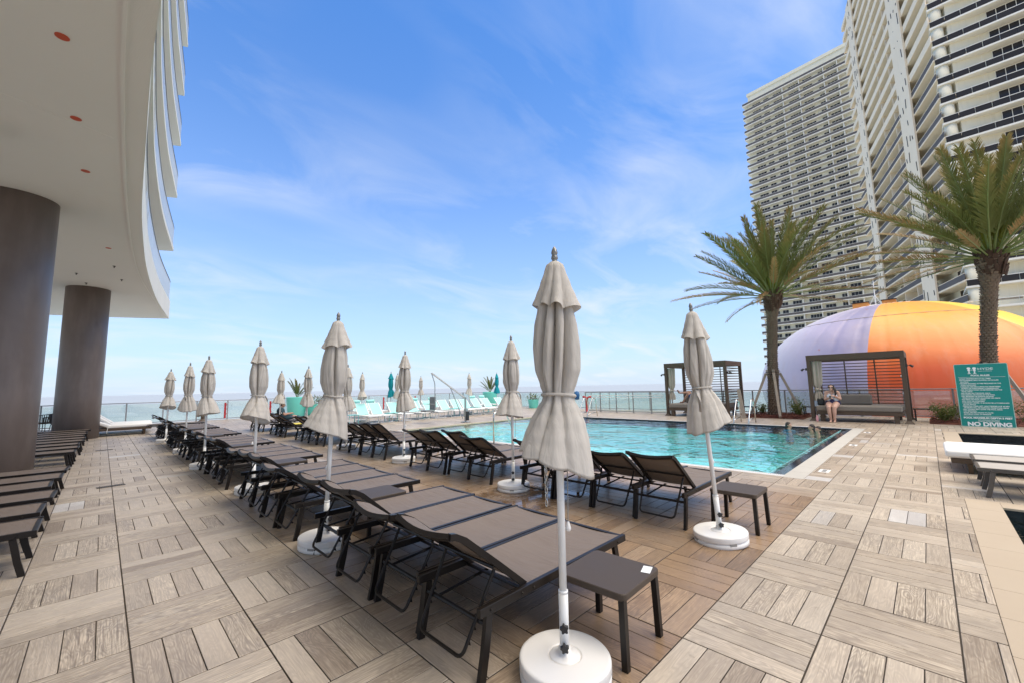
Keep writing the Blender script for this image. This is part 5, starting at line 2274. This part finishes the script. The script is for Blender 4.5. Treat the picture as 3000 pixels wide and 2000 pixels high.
def pot(x, y, r, h, label, kind, seed):
    root = empty('plant_pot', (x, y, 0))
    tag(root, label, 'planter', 'turquoise planters')
    g = G()
    g.smooth = True
    g.lathe([(r * .78, 0), (r * .8, .02), (r, h - .04), (r * 1.01, h), (r * .93, h), (r * .9, h - .06), (0, h - .07)], 36)
    g.obj('pot', M['pot'], root)
    rr = random.Random(seed)
    if kind == 'palm':
        for k in range(13):
            az = k * 2.4 + rr.uniform(-.2, .2)
            el = radians(rr.uniform(35, 82))
            s = rr.uniform(.30, .42)
            o_ = link_mesh('frond', rr.choice(FR['green'] + FR['upright']), root, (0, 0, h - .06))
            o_.rotation_euler = (Matrix.Rotation(az, 3, 'Z') @ Matrix.Rotation(-el, 3, 'Y')).to_euler()
            o_.scale = (s, s, s)
    else:
        g = G()
        al = []
        for k in range(260):
            a, e = rr.uniform(0, 2 * pi), rr.uniform(.0, 1.3)
            q = r * 1.5 * rr.random() ** .5
            p = Vector((q * cos(a) * cos(e), q * sin(a) * cos(e), h + q * sin(e) * .9 - .05))
            d = Vector((cos(a), sin(a), rr.uniform(-.3, .8))).normalized() * .16
            s_ = d.cross(Vector((0, 0, 1))).normalized() * .045
            g.add([p, p + d * .5 + s_, p + d, p + d * .5 - s_], [(0, 1, 2, 3)])
            al += [.1, .3, .6, .3]
        me = g.mesh('foliage', M['frond'])
        a_ = me.attributes.new('along', 'FLOAT', 'POINT')
        a_.data.foreach_set('value', al)
        link_mesh('foliage', me, root)


pot(9.05, 29.1, .62, 1.22, 'tall turquoise pot with a palm by the far railing, left of the two tall ones', 'palm', 1)
pot(10.05, 28.7, .5, .72, 'low turquoise pot with leafy plant beside the left tall pot', 'leaf', 2)
pot(22.5, 25.25, .62, 1.22, 'tall turquoise pot with a palm in the far corner of the deck', 'palm', 3)
pot(22.6, 23.2, .4, .62, 'low turquoise pot with leafy plant nearest the tall corner pot', 'leaf', 4)
pot(22.6, 20.6, .4, .62, 'low turquoise pot with leafy plant by the railing, middle one', 'leaf', 5)
pot(22.6, 18.4, .4, .62, 'low turquoise pot with leafy plant half hidden by the nearest umbrella', 'leaf', 6)

# ------------------------------------------------------------------ pool fittings
lift = empty('pool_lift', (11.96, 15.15, 0))
tag(lift, 'metal pool lift with grey seat hanging from its arm', 'pool lift')
g = G()
g.box(-.16, .16, -.16, .16, 0, .04)
g.tube([(0, 0, .04), (0, 0, 1.15)], .05, 12)
g.box(-.07, .07, -.1, .02, .25, .62)
g.obj('mast', M['alu'], lift)
g = G()
g.box(-.06, .06, -.19, -.11, .1, .5)
g.obj('battery_box', M['black_plastic'], lift)
g = G()
tipv = Vector((-1.15, 1.05, 2.30))
for s in (-.03, .03):
    g.tube([(0 + s, 0, 1.1), tipv + Vector((s, 0, 0))], .022, 8)
g.tube([(-.1, .05, .15), Vector((0, 0, 1.1)).lerp(tipv, .45)], .02, 8)
g.obj('arm', M['alu'], lift)
g = G()
g.tube(arc_path([tipv, tipv + Vector((.12, -.1, -.5)), tipv + Vector((.12, -.1, -1.75)), tipv + Vector((-.1, .05, -1.85))], .1), .02, 8)
g.obj('hanger', M['alu'], lift)
g = G()
sv = tipv + Vector((.05, 0, -1.72))
g.cbox(sv.x - .5, sv.x - .02, sv.y - .22, sv.y + .22, sv.z - .05, sv.z + .03, .02)
g.cbox(sv.x - .02, sv.x + .05, sv.y - .22, sv.y + .22, sv.z + .03, sv.z + .62, .02)
for s in (-.24, .24):
    g.tube([(sv.x + .02, sv.y + s, sv.z + .28), (sv.x - .45, sv.y + s, sv.z + .32)], .015, 6)
g.obj('seat', simple('lift_seat_grey', (0.20, 0.21, 0.22), 0.5), lift)


def ladder(x, y, label, rz=0.0, w=.52, steps=True):
    """grab rails at the pool's far edge; local +x away from the water"""
    root = empty('pool_ladder', (x, y, 0), rz)
    tag(root, label, 'pool ladder', 'steel pool ladders')
    for s in (-w / 2, w / 2):
        g = G()
        g.smooth = True
        g.tube(arc_path([(-.28, s, -1.0), (-.28, s, .12), (.22, s, .92), (.50, s, .90), (.62, s, 0)], .12), .022, 10)
        g.tube([(-.28, s, .12), (.55, s, .20)], .018, 8)
        g.obj('grab_rail', M['steel'], root)
    for z in (-.35, -.65):
        g = G()
        g.box(-.33, -.23, -w / 2, w / 2, z, z + .03)
        g.obj('tread', M['steel'], root)


ladder(17.62, 5.15, 'steel ladder rails before the palm at the far pool edge')
ladder(17.62, 12.45, 'steel ladder rails before the red standpipe at the far pool edge')
g = G()
g.smooth = True
g.tube(arc_path([(0, 0, 0), (0, 0, .86), (.45, 0, .86), (.75, 0, .35), (.75, 0, -.5)], .14), .022, 10)
tag(g.obj('handrail', M['steel'], None, (8.0, 8.85, 0)), 'single bent steel handrail at the near pool edge behind the middle umbrella', 'handrail')
sp_ = empty('standpipe', (20.35, 14.28, 0))
tag(sp_, 'red fire standpipe with two outlets before the inner fence', 'standpipe')
g = G()
g.smooth = True
g.lathe([(.09, 0), (.09, .02), (.07, .03), (.07, .78), (.1, .8), (.1, .86), (0, .9)], 16)
g.obj('riser', M['red'], sp_)
for s in (-1, 1):
    g = G()
    g.smooth = True
    g.tube([(0, 0, .82), (0, s * .14, .90), (0, s * .22, .90)], [.05, .045, .06], 12)
    g.ball((0, s * .24, .90), .065, 10)
    g.obj('outlet', M['red'], sp_)
bl_ = empty('viewer_pedestal', (4.19, 29.45, 0))
tag(bl_, 'short brown flared pedestal by the far railing', 'pedestal')
g = G()
g.lathe([(.22, 0), (.2, .03), (.1, .12), (.08, .9), (.11, .95), (0, .97)], 18)
g.obj('pedestal_body', M['cab_metal'], bl_)
g = G()
g.smooth = True
g.lathe([(0, -.3), (.13, -.27), (.16, 0), (.12, .2), (0, .25)], 14)
tag(g.obj('life_ring_cover', simple('blue_cover', (0.02, 0.11, 0.28), 0.6), None, (20.85, 15.35, 1.0)), 'blue cover hung on the fence behind the nearest umbrella', 'cover')
g = G()
g.smooth = True
g.cbox(-.30, .30, -.2, .2, 0, .035, .015)
tag(g.obj('towel', simple('patterned_towel', (0.75, 0.62, 0.66), 0.9, 0, 0.3, 20), None, (5.25, 3.45, .385)), 'pink and white towel on a poolside lounger behind the nearest umbrella', 'towel')
g = G()
g.smooth = True
g.cbox(-.2, .2, -.25, .25, 0, .03, .012)
tag(g.obj('towel', simple('yellow_towel', (0.72, 0.60, 0.12), 0.9, 0, 0.2, 20), None, (5.1, 18.2 - 1.9, .40)), 'yellow towel on a far poolside lounger', 'towel')

# ------------------------------------------------------------------ people


def fuse(name, chains, mat, vox, loc, rz=0.0, parent=None, smooth=6):
    """tapered limbs fused into one continuous surface"""
    g = G()
    for pts, rs in chains:
        pts = [Vector(p) for p in pts]
        for a, b, r0, r1 in zip(pts, pts[1:], rs, rs[1:]):
            n = max(2, int((b - a).length / (min(r0, r1) * .6)))
            n = min(n, 14)
            g.tube([a.lerp(b, k / n) for k in range(n + 1)], [r0 + (r1 - r0) * k / n for k in range(n + 1)], 14)
        for p, r in zip(pts, rs):
            g.ball(p, r, 14)
    me = g.mesh(name + '_raw', mat)
    o_ = link_mesh(name, me)
    md = o_.modifiers.new('remesh', 'REMESH')
    md.mode = 'VOXEL'
    md.voxel_size = vox
    md.use_smooth_shade = True
    ms = o_.modifiers.new('smooth', 'SMOOTH')
    ms.factor = .5
    ms.iterations = smooth
    dg = bpy.context.evaluated_depsgraph_get()
    me2 = bpy.data.meshes.new_from_object(o_.evaluated_get(dg))
    me2.name = name
    o_.modifiers.clear()
    o_.data = me2
    if not me2.materials:
        me2.materials.append(mat)
    for p in me2.polygons:
        p.use_smooth = True
    o_.location = loc
    o_.rotation_euler = (0, 0, rz)
    if parent:
        o_.parent = parent
    return o_


def hand(w, d, up, s=1.0, curl=.6):
    """palm and five fingers from wrist w along d"""
    w, d, up = Vector(w), Vector(d).normalized(), Vector(up).normalized()
    side = d.cross(up).normalized()
    ch = [([w, w + d * .045 * s, w + d * .085 * s], [.026 * s, .032 * s, .030 * s])]
    for k, (off, ln) in enumerate(((-.027, .070), (-.009, .080), (.009, .075), (.026, .058))):
        b = w + d * .088 * s + side * off * s
        m1 = b + (d - up * curl * .4).normalized() * ln * .5 * s
        e = m1 + (d - up * curl * 1.6).normalized() * ln * .5 * s
        ch.append(([b, m1, e], [.0105 * s, .0095 * s, .0085 * s]))
    tb = w + d * .03 * s - side * .03 * s
    ch.append(([tb, tb + (d - side * .9).normalized() * .035 * s, tb + (d * 1.2 - side * .5 - up * curl * .5).normalized() * .07 * s], [.013 * s, .012 * s, .0095 * s]))
    return ch


def head(c, f, up, s=1.0):
    """skull, jaw, nose, ears; c = centre, f = facing"""
    c, f, up = Vector(c), Vector(f).normalized(), Vector(up).normalized()
    f = (f - up * f.dot(up)).normalized()
    sd_ = f.cross(up).normalized()
    ch = [([c + up * .035 * s - f * .012 * s, c + up * .02 * s + f * .012 * s], [.088 * s, .082 * s]),
          ([c + f * .025 * s, c - up * .055 * s + f * .035 * s, c - up * .085 * s + f * .055 * s], [.072 * s, .058 * s, .032 * s]),
          ([c + f * .088 * s + up * .005 * s, c + f * .112 * s - up * .025 * s], [.012 * s, .015 * s]),
          ([c + f * .086 * s - up * .055 * s - sd_ * .018 * s, c + f * .086 * s - up * .055 * s + sd_ * .018 * s], [.012 * s, .012 * s])]
    for q in (-1, 1):
        ch.append(([c + sd_ * q * .084 * s + up * .012 * s, c + sd_ * q * .088 * s - up * .022 * s], [.017 * s, .012 * s]))
    return ch


# seated woman on the daybed, facing the pool, reading her phone
wp = (20.05, 2.66, 0)
woman = empty('person', wp, radians(180))                     # local +x faces the pool
tag(woman, 'woman in a pale swimsuit top and dark bottoms sitting with a phone', 'person')
hipz = .70
S = Vector
chains = [
    ([(.02, 0, hipz), (.0, 0, hipz + .10)], [.155, .15]),
    ([(.0, .09, hipz), (.0, -.09, hipz)], [.14, .14]),
    ([(.0, 0, hipz + .08), (.0, 0, hipz + .26), (.03, 0, hipz + .38)], [.15, .135, .10]),
    ([(.01, .07, hipz + .30), (.01, -.07, hipz + .30)], [.12, .12]),
    ([(.03, .15, hipz + .41), (.03, -.15, hipz + .41)], [.062, .062]),
    ([(.09, .07, hipz + .27), (.11, .07, hipz + .24)], [.075, .07]), ([(.09, -.07, hipz + .27), (.11, -.07, hipz + .24)], [.075, .07]),
    ([(.03, 0, hipz + .40), (.06, 0, hipz + .49)], [.056, .05]),
]
for s in (-1, 1):
    chains.append(([(.03, .10 * s, hipz - .03), (.24, .10 * s, .63), (.46, .085 * s, .55)], [.118, .108, .072]))
    chains.append(([(.46, .085 * s, .55), (.47, .075 * s, .36), (.43, .055 * s, .09)], [.070, .064, .042]))
    chains.append(([(.41, .055 * s, .05), (.50, .06 * s, .035), (.58, .065 * s, .025)], [.042, .034, .024]))
    for k in range(5):
        chains.append(([(.575, (.04 + .012 * k) * s, .022), (.605, (.04 + .013 * k) * s, .018)], [.013 - .001 * k, .011 - .001 * k]))
# arms: right holds the phone, left at the chest
chains.append(([(.03, -.185, hipz + .40), (.05, -.225, hipz + .14), (.24, -.09, hipz + .20)], [.058, .048, .032]))
chains.append(([(.03, .185, hipz + .40), (.05, .235, hipz + .16), (.22, .10, hipz + .27)], [.058, .048, .032]))
chains += hand((.24, -.09, hipz + .20), (.5, .75, .1), (.3, 0, 1), 1, .9)
chains += hand((.22, .10, hipz + .27), (.5, -.8, .25), (.3, 0, 1), 1, .9)
chains += head((.10, 0, hipz + .575), (.85, .05, -.35), (.35, 0, 1))
fuse('body', chains, M['skin'], .009, (0, 0, 0), 0, woman, 5)
g = G()
g.smooth = True
hc = Vector((.095, 0, hipz + .60))


def hairfn(u, v):
    a = 2 * pi * v
    th = u * 2.0
    r = .108
    p = Vector((-.02 + r * sin(th) * cos(a), r * .98 * sin(th) * sin(a), r * cos(th) + .01))
    if p.x > .055 and p.z < .06:
        p.x = .055
    return hc + p
g.grid(12, 28, hairfn, True)
for k in range(16):                                            # long hair over the left shoulder
    o1 = Vector((.02 + .012 * (k % 4), .06 + .01 * (k // 4), .02))
    g.tube([hc + o1, hc + o1 + Vector((.03, .05, -.12)), hc + o1 + Vector((.07, .06, -.26)), hc + o1 + Vector((.08, .05 - .004 * k, -.40))], [.022, .024, .02, .006], 7)
g.obj('hair', M['hair'], woman)
g = G()
g.bar((.185, -.075, hipz + .592), (.185, .075, hipz + .592), .018, .04, (0, 0, 1))
g.bar((.18, -.085, hipz + .60), (.06, -.098, hipz + .60), .008, .012)
g.bar((.18, .085, hipz + .60), (.06, .098, hipz + .60), .008, .012)
g.obj('sunglasses', M['black_plastic'], woman)
fuse('swimsuit_top', [([(.005, .06, hipz + .14), (.01, .06, hipz + .28)], [.139, .132]), ([(.005, -.06, hipz + .14), (.01, -.06, hipz + .28)], [.139, .132]), ([(.095, .07, hipz + .27), (.112, .07, hipz + .24)], [.081, .077]), ([(.095, -.07, hipz + .27), (.112, -.07, hipz + .24)], [.081, .077]),
                      ([(.06, .075, hipz + .30), (.045, .10, hipz + .45), (-.04, .09, hipz + .42)], [.018, .012, .012]), ([(.06, -.075, hipz + .30), (.045, -.10, hipz + .45), (-.04, -.09, hipz + .42)], [.018, .012, .012])],
     simple('pale_blue_fabric', (0.62, 0.66, 0.70), 0.8, 0, 0.2, 25), .01, (0, 0, 0), 0, woman, 2)
fuse('swimsuit_bottom', [([(.0, .09, hipz), (.0, -.09, hipz)], [.148, .148]), ([(.0, 0, hipz + .03), (.0, 0, hipz + .10)], [.166, .160]), ([(.04, .06, hipz - .02), (.12, .05, hipz - .02)], [.12, .09]), ([(.04, -.06, hipz - .02), (.12, -.05, hipz - .02)], [.12, .09])],
     simple('navy_fabric', (0.02, 0.018, 0.075), 0.7), .012, (0, 0, 0), 0, woman, 2)
ph = G()
ph.cbox(-.004, .004, -.036, .036, -.07, .07, .003)
tag(ph.obj('phone', M['black_plastic'], None, (20.05 - .335, 2.66 + .025, hipz + .235), (0, radians(-35), radians(180))), 'black phone held by the seated woman', 'phone')

# person lying on the left daybed, knees up, one leg crossed
lie = empty('person', (20.75, 8.0, .60))
tag(lie, 'person in dark blue floral shorts lying on the left daybed with legs crossed', 'person')
chains = [([(0, -.1, .13), (0, .12, .13)], [.14, .145]), ([(.07, .15, .13), (-.07, .15, .13)], [.12, .12]),
          ([(0, -.1, .14), (0, -.45, .15)], [.14, .15]), ([(.13, -.42, .15), (-.13, -.42, .15)], [.08, .08]), ([(0, -.5, .15), (0, -.62, .17)], [.055, .05]),
          # near leg bent, foot on the mattress
          ([(-.10, .15, .13), (-.12, .42, .46)], [.105, .068]), ([(-.12, .42, .46), (-.12, .70, .08)], [.062, .04]), ([(-.12, .69, .05), (-.12, .86, .035)], [.04, .026]),
          # far leg resting across the raised knee
          ([(.10, .15, .14), (.02, .40, .50)], [.105, .068]), ([(.02, .40, .52), (-.10, .84, .50)], [.060, .04]), ([(-.11, .86, .50), (-.13, .93, .64)], [.038, .026]),
          ([(.2, -.40, .15), (.26, -.12, .08), (.14, .02, .26)], [.05, .042, .03]), ([(-.2, -.40, .15), (-.27, -.12, .08), (-.14, .02, .26)], [.05, .042, .03])]
chains += hand((.14, .02, .26), (-.9, .2, .1), (0, 0, 1))
chains += hand((-.14, .02, .27), (.9, .2, .1), (0, 0, 1))
chains += head((0, -.76, .16), (0, .15, 1), (0, -1, .1))
fuse('body', chains, M['skin_tan'], .012, (0, 0, 0), 0, lie, 5)
g_sh = simple('blue_floral_fabric', (0.012, 0.045, 0.13), 0.8, 0, 0.9, 22)
fuse('shorts', [([(0, -.02, .13), (0, .12, .13)], [.155, .16]), ([(.07, .15, .13), (-.07, .15, .13)], [.135, .135]), ([(-.10, .15, .13), (-.118, .33, .35)], [.122, .10]), ([(.10, .15, .14), (.045, .32, .38)], [.122, .10])], g_sh, .014, (0, 0, 0), 0, lie, 3)
fuse('hair', [([(0, -.78, .13), (0, -.82, .15)], [.098, .096])], M['hair'], .014, (0, 0, 0), 0, lie, 2)
for (a, b) in (((-.12, .70, .012), (-.12, .87, .01)), ((-.125, .885, .49), (-.15, .955, .645))):
    g = G()
    g.bar(a, b, .08, .018, (0, 1, 0))
    g.obj('sandal', M['black_plastic'], lie)

# man seated on a far poolside lounger
man = empty('person', (5.45, 19.3, .36), radians(-15))
tag(man, 'man in a dark teal shirt sitting on a far lounger by the umbrella', 'person')
chains = [([(0, .08, .14), (0, -.08, .14)], [.13, .13]), ([(0, 0, .14), (-.06, 0, .42)], [.14, .14]), ([(-.07, .15, .50), (-.07, -.15, .50)], [.075, .075]), ([(-.07, 0, .46), (-.03, 0, .58)], [.07, .06]),
          ([(.05, .1, .12), (.45, .12, .16)], [.10, .07]), ([(.05, -.1, .12), (.45, -.12, .16)], [.10, .07]), ([(.45, .12, .16), (.9, .12, .06)], [.066, .042]), ([(.45, -.12, .16), (.9, -.12, .06)], [.066, .042]),
          ([(.9, .12, .05), (.94, .13, .18)], [.04, .03]), ([(.9, -.12, .05), (.94, -.13, .18)], [.04, .03]),
          ([(-.07, .2, .49), (.08, .27, .27), (.30, .14, .30)], [.06, .046, .034]), ([(-.07, -.2, .49), (.08, -.27, .27), (.30, -.14, .30)], [.06, .046, .034])]
chains += hand((.30, .14, .30), (.9, -.3, .1), (0, 0, 1))
chains += hand((.30, -.14, .30), (.9, .3, .1), (0, 0, 1))
chains += head((.01, 0, .68), (.9, -.2, -.3), (.3, 0, 1))
fuse('body', chains, M['skin_tan'], .012, (0, 0, 0), 0, man, 5)
teal_sh = simple('dark_teal_shirt', (0.02, 0.055, 0.07), 0.85)
fuse('shirt', [([(0, 0, .12), (-.06, 0, .42)], [.152, .155]), ([(-.07, .16, .50), (-.07, -.16, .50)], [.088, .088]), ([(-.07, .2, .49), (.0, .25, .36)], [.074, .07]), ([(-.07, -.2, .49), (.0, -.25, .36)], [.074, .07])], teal_sh, .014, (0, 0, 0), 0, man, 3)
fuse('shorts', [([(0, .08, .14), (0, -.08, .14)], [.142, .142]), ([(.05, .1, .12), (.34, .115, .15)], [.115, .095]), ([(.05, -.1, .12), (.34, -.115, .15)], [.115, .095])], teal_sh, .014, (0, 0, 0), 0, man, 3)
fuse('hair', [([(-.015, 0, .735), (-.03, 0, .71)], [.088, .092])], M['hair'], .012, (0, 0, 0), 0, man, 2)

# swimmers near the right end of the pool
for i, (x, y, fdir, lb, shirt) in enumerate(((17.0, 3.55, (-.3, -1, 0), 'child in a blue rash shirt in the pool, leftmost swimmer', True),
                                             (16.5, 2.82, (-.6, .8, 0), 'dark haired swimmer in the pool corner, middle one', False),
                                             (15.85, 2.55, (-.9, .5, 0), 'dark haired swimmer nearest the pool lip', False))):
    p = empty('person', (x, y, WZ - .05))
    p.scale = (.88, .88, .88)
    tag(p, lb, 'person', 'swimmers at the right end of the pool')
    k = 1.0
    chains = [([(0, 0, .06), (0, 0, -.02), (0, 0, -.45)], [.055, .08, .13]), ([(.0, .15, -.07), (.0, -.15, -.07)], [.07, .07]),
              ([(0, .17, -.08), (.1, .3, -.2), (.25, .42, -.14)], [.05, .04, .03]), ([(0, -.17, -.08), (.1, -.3, -.2), (.25, -.42, -.14)], [.05, .04, .03])]
    chains += head((.02, 0, .17), fdir, (0, 0, 1))
    fuse('body', chains, M['skin_tan'], .012, (0, 0, 0), 0, p, 4)
    fd = Vector(fdir).normalized()
    c = Vector((.02, 0, .215)) - fd * .022
    fuse('hair', [([c, c - fd * .02 - Vector((0, 0, .06))], [.098, .09])] + ([([c, c - fd * .03 - Vector((0, 0, .16))], [.09, .06])] if i else []), M['hair'], .012, (0, 0, 0), 0, p, 2)
    if shirt:
        fuse('rash_shirt', [([(.0, .15, -.07), (.0, -.15, -.07)], [.08, .08]), ([(0, 0, -.03), (0, 0, -.4)], [.085, .14])], simple('bright_blue_lycra', (0.0, 0.25, 0.5), 0.6), .014, (0, 0, 0), 0, p, 2)
